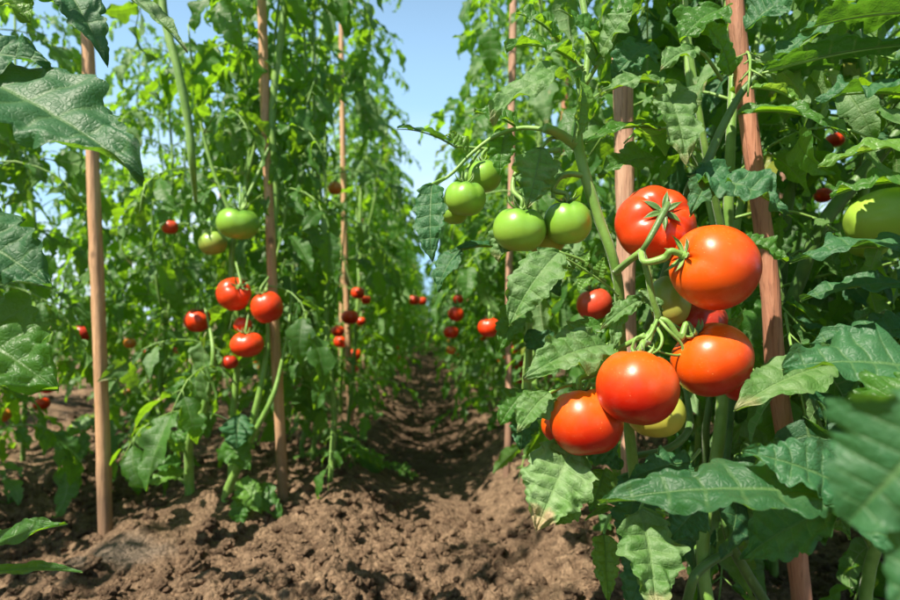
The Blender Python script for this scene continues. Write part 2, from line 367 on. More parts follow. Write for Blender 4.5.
# ------------------------------------------------------------------ tomatoes
def tomato_mesh(rx, hr, ribs=5, rib=.03, dimple=.16, heart=0., nu=48, nv=32, seed=0):
    """fruit with its stem end at +Z, centre at 0; v = latitude rows"""
    g = np.random.default_rng(seed)
    ph = np.linspace(0, pi, nv+1)[:, None]; th = (np.arange(nu)*tau/nu)[None]
    s, c = np.sin(ph), np.cos(ph)
    top = np.clip(c*.5+.5, 0, 1)**1.5
    lob = np.abs(np.cos(th*ribs/2+g.uniform(0, 6)+.3*np.sin(th)))**.8
    big = .5+.5*np.cos(th*2+g.uniform(0, 6))
    R = rx*(1-rib*(1-lob)*(.25+top*1.4)*s+heart*big*s*.6+.012*np.sin(3*th+g.uniform(0, 6))*s)
    r = R*np.abs(s)**.86
    z = rx*hr*np.sign(c)*np.abs(c)**1.02*np.ones_like(th)
    z = z-rx*dimple*np.exp(-(s/.36)**2)*(c > 0)*(1+.5*(1-lob)) + rx*.05*np.exp(-(s/.25)**2)*(c < 0)
    z = z-rx*rib*1.6*(1-lob)*np.exp(-((s-.5)/.4)**2)*(c > 0)
    V = np.stack([r*np.cos(th), r*np.sin(th), z], -1).reshape(-1, 3)
    i = np.arange(nv)[:, None]; j = np.arange(nu)[None]; j2 = (j+1) % nu
    F = np.stack([i*nu+j, (i+1)*nu+j, (i+1)*nu+j2, i*nu+j2], -1).reshape(-1, 4)
    A = np.stack([(c*.5+.5)*np.ones_like(th), np.zeros((nv+1, nu)), np.full((nv+1, nu), .5)], -1).reshape(-1, 3)
    return V, F, A
def sepal(mb, base, d, n, L, W, curl, k=9):
    R = basis(d, n); g = np.linspace(0, 1, k)
    wv = W*.5*np.sin(pi*np.clip(g*.86+.10, 0, 1))**.8*(1-g**3); a = curl*g**1.2
    y = np.concatenate([[0], np.cumsum(np.cos(a[:-1]))])*L/(k-1); z = np.concatenate([[0], np.cumsum(np.sin(a[:-1]))])*L/(k-1)
    cols = []
    for f, dz in ((-1, .35), (-.5, .05), (0, -.12), (.5, .05), (1, .35), (0, -.55)):
        cols.append(np.stack([f*wv, y-np.sin(a)*dz*wv, z+np.cos(a)*dz*wv], -1))
    V = np.stack(cols, 1).reshape(-1, 3); m = 6
    i = np.arange(k-1)[:, None]; j = np.arange(m)[None]; j2 = (j+1) % m
    F = np.stack([i*m+j, i*m+j2, (i+1)*m+j2, (i+1)*m+j], -1).reshape(-1, 4)
    mb.add(base+V@R, F, (0, .5, .5))
def put_tomato(parent, c, r, axis, mat, hr=.86, ribs=5, rib=.03, heart=0., seed=0, calyx=True, sep=1.0, sepcurl=1.9, stalk=None, lod=1, label=None, stalk_r=.0028, spin=0., sepmat='stem'):
    c = np.asarray(c, float); g = np.random.default_rng(seed+500)
    ax = np.asarray(axis, float); ax /= np.linalg.norm(ax)
    ref = np.array([1., 0, 0]) if abs(ax[0]) < .8 else np.array([0, 1., 0])
    X = ref-ax*(ref@ax); X /= np.linalg.norm(X); Y = np.cross(ax, X); R = np.array([X, Y, ax])
    nu, nv = {1: (56, 36), 0: (20, 12)}[lod]
    V, F, A = tomato_mesh(r, hr, ribs, rib, .16, heart, nu, nv, seed)
    mb = MB(); mb.add(c+V@R, F, A); o = mb.build('tomato', mat, parent, c)
    if label: o['label'] = label
    if calyx:
        m2 = MB(); top = c+ax*(r*hr-r*.14)
        ns = 6 if lod else 5; ph0 = g.uniform(0, 6)
        for i in range(ns):
            t = ph0+i*tau/ns+g.uniform(-.2, .2); d = X*cos(t)+Y*sin(t)+ax*.22
            sepal(m2, top+(X*cos(t)+Y*sin(t))*r*.05, d, ax, r*g.uniform(.62, .85)*sep, r*.17, sepcurl*g.uniform(.5, 1.3), 9 if lod else 5)
        tube(m2, [top-ax*r*.03, top+ax*r*.10], [r*.12, r*.085], 4, 8)
        if stalk is not None:
            q = [top, top+ax*r*.35]+[np.asarray(s, float) for s in stalk]
            tube(m2, q, [stalk_r*1.15, stalk_r, stalk_r*1.3, stalk_r, stalk_r], len(q)*5, 8)
        m2.build('calyx', sepmat, o, top)
    return o

# ------------------------------------------------------------------ ground
def hsh(i, j, s):
    h = (i.astype(np.int64)*374761393+j.astype(np.int64)*668265263+s*974711) & 0xffffffff
    h = ((h ^ (h >> 13))*1274126177) & 0xffffffff
    return ((h ^ (h >> 16)) & 0xffffff)/float(0xffffff)
def vnoise(x, y, s):
    i = np.floor(x); j = np.floor(y); fx = x-i; fy = y-j; fx = fx*fx*fx*(fx*(fx*6-15)+10); fy = fy*fy*fy*(fy*(fy*6-15)+10)
    a, b, c, d = hsh(i, j, s), hsh(i+1, j, s), hsh(i, j+1, s), hsh(i+1, j+1, s)
    return (a*(1-fx)+b*fx)*(1-fy)+(c*(1-fx)+d*fx)*fy-.5
def fbm(x, y, f, o, s, g=.5):
    t = 0; a = 1.
    for k in range(o): t = t+a*vnoise(x*f+k*7.3, y*f-k*3.1, s+k); f *= 2.03; a *= g
    return t
def clods(x, y, cell, dens, s, flat=.8):
    """bumps of packed lumps: rounded caps at jittered cells"""
    X, Y = x/cell, y/cell; i0, j0 = np.floor(X), np.floor(Y); h = np.zeros_like(X)
    for di in (-1, 0, 1):
        for dj in (-1, 0, 1):
            i, j = i0+di, j0+dj; on = hsh(i, j, s+9) < dens
            cx = i+.15+.7*hsh(i, j, s); cy = j+.15+.7*hsh(i, j, s+1); r = (.22+.50*hsh(i, j, s+2)**1.5)
            el = .7+.6*hsh(i, j, s+3); th = hsh(i, j, s+4)*3.14
            dx, dy = X-cx, Y-cy; px, py = dx*np.cos(th)+dy*np.sin(th), (-dx*np.sin(th)+dy*np.cos(th))
            d2 = (px*el)**2+(py/el)**2
            h = np.maximum(h, np.where(on, np.sqrt(np.clip(r*r-d2, 0, None))*flat, 0))
    return h*cell
def gheight(x, y, fine=True):
    wob = .05*np.sin(y*1.1+.6)+.03*np.sin(y*2.7)
    xx = x-.02-wob*np.clip(y/4, 0, 1)
    near = np.clip((1.9-y)/1.2, 0, 1)                      # the furrow fills up towards the camera
    h = -.050*np.exp(-(xx/.17)**4)*(1-.55*near)
    h = h+.035*np.exp(-((xx-.27)/.09)**2)*np.exp(-((y-1.75)/.75)**2)+.030*np.exp(-((xx+.27)/.10)**2)*(1-.4*near)
    for rx in (-.86, .80, -1.82, 1.75): h = h-.045*np.exp(-((x-rx)/.17)**4)
    h = h+.055*np.exp(-(((x+.52)/.15)**2+((y-1.44)/.12)**2))         # earthed-up foot of the near plant
    h = h+.020*fbm(x, y, 3.2, 3, 11)+.014*fbm(x, y, 11, 3, 21)
    if fine:
        act = np.clip(.55+1.3*fbm(x, y, 2.1, 2, 77), .12, 1)
        pat = np.exp(-((((x+.62)/.10)**2+((y-1.22)/.07)**2)**2))
        act = act*(1-.85*pat)
        wx = x+.008*fbm(x, y, 30, 2, 41); wy = y+.008*fbm(x, y, 30, 2, 42)
        h = h+act*(clods(wx, wy, .085, .30, 101)*.45+clods(wx+.3, wy, .042, .5, 201)*.75+clods(wx, wy+.1, .021, .75, 301)*.9)+.6*clods(wx, wy, .011, .8, 401, .6)*np.clip(act+.15, 0, 1)
        h = h+.010*fbm(x, y, 45, 3, 61, .6)*(.3+act)
    return h
def gz(x, y): return float(gheight(np.array([float(x)]), np.array([float(y)]), False)[0])
def build_ground():
    fx = np.arange(-.95, .95, .0042)
    xs = [fx]; a = .95; st = .0046; L = []
    while a < 90: L.append(a); a += st; st *= 1.045
    L = np.array(L); xs = np.concatenate([-L[::-1], fx, L])
    ys = []; y = .72
    while y < 14: ys.append(y); y += max(.0034, y*.0046)
    st = .08
    while y < 320: ys.append(y); y += st; st *= 1.08
    bk = []; y = .72; st = .01
    while y > -60: y -= st; st = st*1.07; bk.append(y)
    ys = np.array(bk[::-1]+ys)
    X, Y = np.meshgrid(xs, ys); Z = gheight(X.ravel(), Y.ravel()).reshape(X.shape)
    far = np.clip((np.hypot(X, Y)-12)/10, 0, 1); Z = Z*(1-far)
    m = len(xs); n = len(ys)
    V = np.stack([X, Y, Z], -1).reshape(-1, 3)
    i = np.arange(n-1)[:, None]; j = np.arange(m-1)[None]
    F = np.stack([i*m+j, i*m+j+1, (i+1)*m+j+1, (i+1)*m+j], -1).reshape(-1, 4)
    pat = np.exp(-((((X+.62)/.11)**2+((Y-1.22)/.07)**2)**2))
    dark_earth = np.exp(-(X/.16)**4)*np.clip((Y-1.3)/1.0, 0, 1)*.55+.6*np.clip(2.2*fbm(X.ravel(), Y.ravel(), 1.7, 3, 91).reshape(X.shape)+.05, 0, 1)
    A = np.stack([pat, np.clip(dark_earth, 0, 1), np.zeros_like(X)], -1).reshape(-1, 3)
    mb = MB(); mb.add(V, F, A); o = mb.build('ground', 'soil'); kindof(o, 'structure'); print('ground', len(V))
def lump(g, k=5):
    """rough clod: a cube sphere pushed about"""
    t = np.linspace(-1, 1, k); a, b = np.meshgrid(t, t); V = []; F = []; n = 0
    for axn in range(3):
        for s in (-1, 1):
            q = np.stack([a, b, np.full_like(a, s)], -1).reshape(-1, 3); q = np.roll(q, axn, 1)
            i = np.arange(k-1)[:, None]; j = np.arange(k-1)[None]
            f = np.stack([i*k+j, i*k+j+1, (i+1)*k+j+1, (i+1)*k+j], -1).reshape(-1, 4)
            if s < 0: f = f[:, ::-1]
            V.append(q); F.append(f+n); n += len(q)
    V = np.concatenate(V); V /= np.linalg.norm(V, axis=1)[:, None]
    r = 1+.35*np.sin(V@g.standard_normal(3)*2.6+g.uniform(0, 6))*.6+.22*np.sin(V@g.standard_normal(3)*5+g.uniform(0, 6))+.10*np.sin(V@g.standard_normal(3)*11)
    return V*r[:, None]*np.array([1, g.uniform(.7, 1), g.uniform(.55, .85)]), np.concatenate(F)
def build_clods():
    g = np.random.default_rng(5); LB = [lump(g, 7) for _ in range(14)]; mb = MB()
    for i in range(15000):
        y = .75+(g.uniform()**1.6)*4.5; x = g.uniform(-1, 1)*(.35+.75*y)
        if fbm(np.array([x]), np.array([y]), 2.1, 2, 77)[0] < g.uniform(-.35, .1): continue
        if (x+.62)**2/.012+(y-1.22)**2/.006 < 1.3: continue
        r = .0024+.015*g.uniform()**3.2
        V, F = LB[int(g.integers(14))]; a = g.uniform(0, tau); R = np.array([[cos(a), sin(a), 0], [-sin(a), cos(a), 0], [0, 0, 1]])
        z = float(gheight(np.array([x]), np.array([y]))[0])
        mb.add(V@R*r+np.array([x, y, z+r*.25]), F, (0, g.uniform(0, .5), 0))
    o = mb.build('soil_crumbs', 'soil'); kindof(o, 'stuff')
build_ground(); build_clods()

# ------------------------------------------------------------------ stakes
STAKES = []
def stake(top, bot, r0, r1, mat, label, group=None, seed=0, bow=.004):
    g = np.random.default_rng(seed); top = np.asarray(top, float); bot = np.asarray(bot, float); L = np.linalg.norm(top-bot); n = 40
    bend = g.uniform(-1, 1, 2)*bow*L
    pts = [bot+(top-bot)*t+np.array([bend[0], bend[1], 0])*sin(pi*t)+.0012*g.standard_normal(3) for t in np.linspace(0, 1, 9)]
    c = spline(pts, n); k = 18; th = np.arange(k)*tau/k; t = np.linspace(0, 1, n)
    T, N, B = frames(c); r = (r1+(r0-r1)*t)*.86
    for _ in range(int(g.integers(2, 5))): r = r*(1+.10*np.exp(-((t-g.uniform(.05, .95))/.012)**2))
    prof = 1+.05*np.cos(3*th+g.uniform(0, 6))+.04*np.cos(2*th+g.uniform(0, 6))
    RR = r[:, None]*prof[None]*(1+.018*g.standard_normal((n, k)))
    V = (c[:, None]+RR[..., None]*(np.cos(th)[None, :, None]*N[:, None]+np.sin(th)[None, :, None]*B[:, None])).reshape(-1, 3)
    i = np.arange(n-1)[:, None]; j = np.arange(k)[None]; j2 = (j+1) % k
    F = np.stack([i*k+j, i*k+j2, (i+1)*k+j2, (i+1)*k+j], -1).reshape(-1, 4)
    V = np.vstack([V, c[-1]+np.array([0, 0, .002])]); cap = [[n*k, (n-1)*k+jj, (n-1)*k+jj+1, (n-1)*k+(jj+2) % k] for jj in range(0, k, 2)]
    mb = MB(); A = np.zeros((len(V), 3)); A[:, 0] = np.append(np.repeat(t*L, k), L); mb.add(V, np.vstack([F, cap]), A); o = mb.build('wooden_stake', mat, None, bot); tag(o, label, 'stake', group); return o
def extend(p_low, p_high, z):
    """point on the line through two world points at height z"""
    t = (z-p_low[2])/(p_high[2]-p_low[2]); return p_low+(p_high-p_low)*t
def stake_px(t, b, dt, db, r0, r1, mat, label, ztop=None, into=.06, seed=0):
    a = P(*t, dt); c = P(*b, db)
    bot = extend(c, a, gz(c[0], c[1])-into) ; top = a if ztop is None else extend(c, a, ztop)
    return stake(top, bot, r0, r1, mat, label, None, seed)
stake_px((88, 60), (105, 528), 1.30, 1.30, .0140, .0165, 'wood_tan', 'bare tan wooden stake leaning beside the earthed-up plant, its lower end stained grey', 1.22, seed=1)
stake_px((262, 0), (283, 500), 1.42, 1.42, .0115, .0150, 'wood_tan', 'tan wooden stake with two red tomatoes and two green ones hanging beside it', 1.55, seed=2)
stake_px((343, 95), (351, 418), 2.55, 2.55, .0125, .0150, 'wood_tan', 'slim tan stake farther up the left row with small red tomatoes beside it', 1.75, seed=3)
stake_px((738, 30), (802, 600), .70, .70, .0115, .0138, 'wood_red', 'thick reddish brown stake just behind the large red tomatoes', .86, seed=4)
stake_px((624, 100), (629, 480), .82, .82, .0160, .0105, 'wood_pink', 'pale split stake behind the topmost red tomato of the big cluster', .82, seed=5)
stake_px((513, 12), (507, 478), 1.72, 1.72, .0125, .0115, 'wood_pink', 'thin pinkish stake standing in the row beyond the green tomatoes', 1.42, seed=6)
stake_px((567, 60), (545, 470), 2.10, 2.10, .0140, .0130, 'wood_red', 'reddish stake tip showing above the hanging green tomatoes, deeper in the row', 1.33, seed=7)
stake_px((786, 60), (770, 420), 1.60, 1.60, .0150, .0140, 'wood_pink', 'blurred pale stake seen between leaves beyond the thick reddish stake', 1.08, seed=8)

# ------------------------------------------------------------------ generic staked plants (own variants, then copies)
def gen_plant(seed, H=1.9, nleaf=40, lod='lo', lsize=.085, Lr=.27, z0=.22, keep=None, origin=(0, 0, 0), fruit=4, leafmat='leaf_far', root=None, lean=(0, 0), wid=1.0, rise=.6, low=.75, fz=(.15, .55), fmats=('red', 'red', 'pink_red', 'turning', 'green'), alt='leaf_dusty', altf=.2):
    g = np.random.default_rng(seed); O = np.asarray(origin, float)
    st = MB(); fo = MB()
    spine = []
    n = 10; off = np.zeros(2)
    for i in range(n):
        off = off+g.uniform(-.035, .035, 2); off *= .85; spine.append(O+np.array([off[0]+lean[0]*i/n, off[1]+lean[1]*i/n, H*i/(n-1)-.03]))
    kk = 10 if lod != 'lo' else 6
    tube(st, spine, [.0085, .0075, .006, .0045, .002], 40, kk, 0)
    sp = spline(spine, 100); stems = [sp]
    for s in range(2 if lod == 'lo' else 3):
        i = int(g.integers(8, 45)); a = g.uniform(0, tau); b = sp[i]; L = g.uniform(.35, .8)
        q = [b, b+np.array([cos(a)*.06, sin(a)*.06, L*.3]), b+np.array([cos(a)*.10, sin(a)*.09, L*.65]), b+np.array([cos(a)*.12, sin(a)*.12, L])]
        tube(st, q, [.005, .004, .002], 16, kk, 0); stems.append(spline(q, 40))
    a = g.uniform(0, tau)
    for i in range(nleaf):
        s = stems[0] if i % 4 or len(stems) < 2 else stems[1+int(g.integers(len(stems)-1))]
        f = (z0/H)+(1-z0/H)*(i+g.uniform(0, 1))/nleaf
        b = s[min(len(s)-1, int(f*(len(s)-1)))] if s is stems[0] else s[int(g.integers(8, len(s)))]
        a += 2.4+g.uniform(-.3, .3)
        tp = 1-.45*max(0, (b[2]-O[2])/H-.7)/.3
        compound(fo, b, (cos(a)*wid, sin(a), 0), Lr*g.uniform(.75, 1.2)*tp, g, lod, lsize*g.uniform(.8, 1.15)*tp, rise*g.uniform(.2, 1.5), 2.1*g.uniform(.7, 1.3), keep, mi_l=2 if g.uniform() < altf else 0)
    root = root or thing('tomato_plant', '', 'tomato plant', O)
    st.build('stem', 'stem', root, O)
    if fo.n: fo.build('foliage', [leafmat, 'stem', alt], root, O)
    for c in range(fruit):
        z = g.uniform(*fz); i = int(np.clip(z/H*99, 3, 98)); a = g.uniform(0, tau); b = sp[i]; mt = fmats[int(g.integers(len(fmats)))]
        for q in range(int(g.integers(1, 4))):
            aa = a+g.uniform(-.4, .4); r = g.uniform(.026, .037) if mt != 'green' else g.uniform(.02, .03); rad = .075+.03*q
            c0 = b+np.array([cos(aa)*rad, sin(aa)*rad, -.02-.055*q])
            if keep is not None and not keep(c0[None]): continue
            put_tomato(root, c0, r, (g.uniform(-.3, .3), g.uniform(-.3, .3), 1), mt, hr=g.uniform(.78, .92), seed=int(g.integers(9999)), lod=0, calyx=True, sep=.9, stalk=[b+np.array([0, 0, .02])], stalk_r=.0018)
    return root
def kids(o): return [c for c in bpy.data.objects if c.parent == o]
def copy_tree(o, parent=None, tree=None):
    c = o.copy(); C.objects.link(c)
    if parent is not None: c.parent = parent
    for ch in tree[o.name]: copy_tree(ch, c, tree)
    return c
def tree_of(o, t=None):
    t = {} if t is None else t; t[o.name] = kids(o)
    for ch in t[o.name]: tree_of(ch, t)
    return t

PROT = []
for i in range(5):
    r = gen_plant(40+i, H=[1.95, 2.1, 1.85, 2.0, 2.15][i], nleaf=[66, 60, 64, 60, 60][i], lsize=.112, z0=.05, Lr=.29, alt='leaf_far_dusty', lod='lo' if i < 3 else 'mid', fruit=[3, 2, 3, 3, 2][i]); PROT.append((r, tree_of(r)))
used = set()
def place(i, x, y, rz, sc, label, group):
    r, t = PROT[i]
    o = r if i not in used else copy_tree(r, None, t)
    used.add(i); o.location = (x, y, gz(x, y)-.01); o.rotation_euler = (0, 0, rz); o.scale = (sc, sc, sc); o['label'] = label; o['category'] = 'tomato plant'
    if group: o['group'] = group
    elif 'group' in o: del o['group']
    return o
g = np.random.default_rng(99)
def row(x, y0, y1, step, label, group, first=0, sc=(.9, 1.08), each=None, stakes=True, slabel=None, jx=.07, skip=0):
    y = y0; k = 0
    while y < y1:
        lod = int(g.integers(3, 5)) if y < 3.2 else int(g.integers(0, 3))
        lb = each[k] if each and k < len(each) else label; gp = None if each and k < len(each) else group
        xx = x+g.uniform(-jx, jx)
        place(lod, xx, y, g.uniform(0, tau), g.uniform(*sc), lb, gp)
        if stakes and y > 2.7 and k % 2 == 0:
            sxx = xx+.06*g.uniform(-1, 1); z = gz(sxx, y); tp = np.array([sxx+g.uniform(-.06, .06), y+.05, z+g.uniform(1.2, 1.6)])
            stake(tp, (sxx, y+.05, z-.05), .012, .014, ['wood_tan', 'wood_red', 'wood_pink'][k % 3], slabel, slabel, int(g.integers(9999)))
        y += step*g.uniform(.85, 1.15); k += 1
row(-.47, 2.95, 18, .50, 'distant leafy tomato plant along the left side of the narrow earth path', 'tomato plants along the left of the path', slabel='slim distant stake among the plants on the left of the path')
row(.40, 2.3, 18, .50, 'distant leafy tomato plant along the right side of the narrow earth path', 'tomato plants along the right of the path', slabel='slim distant stake among the plants on the right of the path')
row(-1.34, .45, 9, .55, 'leafy tomato plant in the second row, behind the row with the two tan stakes', 'tomato plants of the second row on the left', sc=(.8, .98), slabel='short thin stake of the second row, behind the bare tan stake')  # near end runs on out of frame, added to shade the left soil
row(-2.30, 1.9, 8, .62, 'leafy tomato plant in the third row at the far left edge of the field', 'tomato plants of the third row on the left', sc=(.65, .85), stakes=False)
row(1.32, 1.3, 8, .55, 'leafy tomato plant in the second row, behind the row with the big red cluster', 'tomato plants of the second row on the right', stakes=False)
row(2.30, 1.6, 8, .62, 'leafy tomato plant in the third row beyond the big red cluster', 'tomato plants of the third row on the right', stakes=False)
for x, y in ((-.05, 8.6), (.12, 9.2), (-.16, 9.9), (.02, 10.6)):
    place(int(g.integers(3)), x, y, g.uniform(0, 6), .62, 'low far tomato plant closing the end of the earth path', 'tomato plants at the end of the path')

def shoots(parent, name, mat, specs):
    for pts, rad in specs:
        q = [P(*p) for p in pts]; mb = MB(); tube(mb, q, rad, len(q)*10, 12, rough=.015); mb.build(name, mat, parent, q[0])
# ------------------------------------------------------------------ near plants, built where they stand
def in_box(px, py, b): return (px > b[0]) & (px < b[2]) & (py > b[1]) & (py < b[3])
HERO = [(655, 223, 55), (712, 267, 60), (711, 358, 55), (637, 387, 55), (586, 420, 50), (650, 310, 45), (520, 228, 38), (567, 221, 38), (465, 195, 34), (484, 178, 30), (545, 235, 30)]
STK = [(86, 20, 105, 530, 1.27, 11), (262, 0, 283, 500, 1.38, 8), (343, 95, 351, 420, 2.5, 6), (513, 10, 507, 478, 1.66, 5), (738, 30, 770, 330, .66, 12), (624, 148, 626, 200, .78, 10), (182, 60, 193, 170, 1.25, 7)]
KO = [(358, 293, 9, 2.3), (350, 317, 11, 2.3), (340, 331, 9, 2.3), (234, 294, 19, 1.36), (267, 307, 15, 1.33), (247, 344, 17, 1.34), (198, 320, 10, 1.46), (238, 223, 22, 1.34), (216, 241, 10, 1.38), (335, 188, 9, 1.9),
      (170, 227, 7, 1.5), (489, 327, 14, 1.45), (456, 314, 10, 1.9), (451, 332, 12, 1.9), (594, 304, 16, 1.02), (835, 140, 9, 1.25), (823, 195, 9, 1.2), (414, 300, 8, 3.4), (422, 301, 7, 3.6), (886, 217, 30, .66)]
def keep_hero(pts):
    px, py, d = proj(pts)
    for x0, y0, x1, y1, dd, hw in STK:
        t = (py-y0)/(y1-y0)
        if np.any((t > 0) & (t < 1) & (np.abs(px-x0-(x1-x0)*t) < hw) & (d < dd) & (d > 0)) and (int(abs(pts[0][2])*9973) % 5): return False
    for cx, cy, rr, dd in KO:
        if np.any(((px-cx)**2+(py-cy)**2 < rr*rr) & (d < dd) & (d > 0)): return False
    return keep_base(pts)
def keep_base(pts):
    px, py, d = proj(pts)
    inf = (px > -60) & (px < 960) & (py > -60) & (py < 660) & (d > 0)
    if np.any(inf & (d < .60)): return False
    for cx, cy, r in HERO:
        if np.any(((px-cx)**2+(py-cy)**2 < r*r) & (d < .74) & (d > 0)): return False
    if np.any((px > 406) & (px < 436) & (py < 300) & (d < 3) & (d > 0)): return False
    if np.any((px > 385) & (px < 490) & (py > 350) & (d < 2.4) & (d > 0)): return False
    if np.any((px > 290) & (px < 560) & (py > 500) & (d > 0)): return False
    if np.any((px > 240) & (px < 310) & (py > 450) & (d > 0)): return False
    # keep the sun on the big fruit
    for c in SUNLIT:
        q = pts-c; t = q@SUN
        if np.any((t > .05) & (np.linalg.norm(q-np.outer(t, SUN), axis=1) < .050)): return False
    return True
SUNLIT = [P(93, 260, 1.3), P(97, 350, 1.3), P(101, 430, 1.3), P(274, 280, 1.42), P(278, 400, 1.42), P(238, 223, 1.34), P(206, 370, 1.33), P(80, 570, 1.05), P(140, 585, 1.05), P(420, 580, 1.0), P(520, 540, 1.1), P(860, 380, .47), P(880, 470, .22), P(700, 490, .43), P(200, 580, 1.05), P(300, 560, 1.1), P(60, 120, .48), P(20, 350, .48), P(640, 560, .6), P(712, 262, .55), P(655, 223, .60), P(711, 358, .57), P(637, 387, .54), P(586, 420, .57), P(520, 228, .62), P(567, 221, .62), P(465, 195, .66), P(630, 240, .6)]

def near_plant(seed, x, y, label, **kw):
    kw.setdefault('lod', 'hi'); kw.setdefault('lsize', .108); kw.setdefault('Lr', .29); kw['nleaf'] = int(kw.get('nleaf', 50)*1.0); kw.setdefault('leafmat', 'leaf'); kw.setdefault('keep', keep_hero)
    root = gen_plant(seed, origin=(x, y, gz(x, y)-.01), **kw); root['label'] = label; return root


# left row
def fruits(root, rows):
    for i, (px, py, r, d, mt, hr, ax, lod) in enumerate(rows):
        put_tomato(root, P(px, py, d), r/FPX*d, ax, mt, hr=hr, seed=int(px*7+py), lod=lod, sep=1.0, stalk=[P(px, py, d)+np.array([.0, .01, r/FPX*d*1.9])], stalk_r=.0022, ribs=5, rib=.035)
pl = near_plant(201, -.50, 1.45, 'tomato plant with pale curved foot rising from an earthed-up mound beside the bare tan stake', H=1.8, nleaf=64, fruit=0, z0=.16, lean=(.05, 0))
fruits(pl, [(198, 320, 13.5, 1.46, 'red', .88, (.1, -.3, 1), 1), (170, 227, 8, 1.5, 'pink_red', .9, (0, 0, 1), 1), (82, 333, 9, 1.75, 'deep_red', .9, (0, 0, 1), 0), (130, 343, 6, 1.8, 'turning', .9, (0, 0, 1), 0)])
shoots(pl, 'stem', 'stem', [
    ([(190, 500, 1.42), (189, 470, 1.42), (190, 440, 1.40), (203, 410, 1.38), (211, 375, 1.37), (213, 350, 1.37), (208, 320, 1.42), (200, 290, 1.48)], [.0115, .0105, .0095, .008, .0055, .003, .002]),
    ([(191, 488, 1.42), (178, 478, 1.41), (165, 468, 1.40), (150, 472, 1.38)], [.004, .003, .0012]),
    ([(224, 512, 1.38), (228, 490, 1.38), (240, 462, 1.36), (250, 430, 1.36), (262, 380, 1.36), (268, 330, 1.40), (262, 290, 1.46)], [.0115, .0105, .009, .007, .005, .002]),
    ([(240, 462, 1.36), (256, 430, 1.34), (272, 398, 1.34), (280, 370, 1.36), (288, 330, 1.38), (292, 290, 1.42)], [.007, .006, .004, .002]),
    ([(196, 205, 1.42), (193, 170, 1.3), (188, 120, 1.28), (178, 70, 1.27), (165, 20, 1.27), (160, -30, 1.27)], [.004, .008, .009, .0085, .008])])
pl2 = near_plant(202, -.26, 1.62, 'tomato plant tied at the tan stake with red and green tomatoes', H=1.9, nleaf=74, fruit=0, z0=.06, lean=(-.08, 0))
fruits(pl2, [(234, 294, 17, 1.36, 'red', .93, (.5, -.6, .5), 1), (267, 307, 16, 1.33, 'red', 1.0, (-.3, -.2, 1), 1), (247, 344, 16.5, 1.34, 'red', .78, (0, -.2, 1), 1), (243, 325, 9, 1.38, 'red', .95, (.3, 0, 1), 1),
    (230, 362, 8, 1.40, 'deep_red', .9, (0, 0, 1), 1), (238, 223, 21, 1.34, 'green', .78, (.15, -.2, 1), 1), (213, 243, 14, 1.42, 'green_dull', .85, (-.2, 0, 1), 1), (335, 188, 7, 1.9, 'turning', .95, (0, 0, 1), 1)])
shoots(pl2, 'stem', 'stem', [
    ([(270, 290, 1.44), (276, 200, 1.42), (272, 130, 1.42), (275, 80, 1.42), (283, 20, 1.42), (286, -40, 1.42)], [.005, .008, .009, .0085, .008]),
    ([(272, 140, 1.42), (255, 180, 1.38), (243, 205, 1.36), (238, 213, 1.35)], [.004, .0035, .003])])
near_plant(203, -.84, 1.95, 'leafy tomato plant between the bare tan stake and the second row', H=1.5, nleaf=54, lod='mid', fruit=0, z0=.12)
near_plant(204, -.98, 1.35, 'tomato plant at the left edge, outside the bare tan stake', H=1.65, nleaf=44, fruit=0, z0=.15)
near_plant(208, -.14-.30, 2.05, 'low bushy tomato plant at the path edge beside the slim tan stake', H=.75, nleaf=26, lod='mid', fruit=0, z0=.05, Lr=.2, lsize=.09)
near_plant(209, .34, 3.1, 'tall tomato plant of the right row whose leafy sprays hang out over the path', H=2.1, nleaf=64, lod='mid', fruit=0, z0=.35, Lr=.34, keep=None)
near_plant(210, -.36, 3.9, 'tall tomato plant of the left row whose leafy sprays hang out over the path', H=2.2, nleaf=60, lod='mid', fruit=0, z0=.35, Lr=.32, keep=None)
near_plant(205, -.40, 1.95, 'bushy tomato plant behind the red and green tomatoes', H=2.0, nleaf=64, lod='mid', fruit=0, z0=.08)
mpl = near_plant(206, -.36, 2.45, 'tomato plant with small red tomatoes on the slim tan stake', H=2.1, nleaf=70, lod='mid', fruit=0, z0=.06)
fruits(mpl, [(358, 293, 7, 2.35, 'red', .9, (0, 0, 1), 0), (350, 317, 9, 2.3, 'red', .85, (0, 0, 1), 0), (338, 331, 7, 2.45, 'red', .85, (0, 0, 1), 0), (361, 321, 5, 2.4, 'red', .85, (0, 0, 1), 0), (366, 300, 5, 2.4, 'red', .85, (0, 0, 1), 0), 
    (414, 300, 6, 3.4, 'red', .85, (0, 0, 1), 0), (422, 301, 5, 3.6, 'red', .85, (0, 0, 1), 0), (403, 322, 4, 3.6, 'red', .85, (0, 0, 1), 0)])
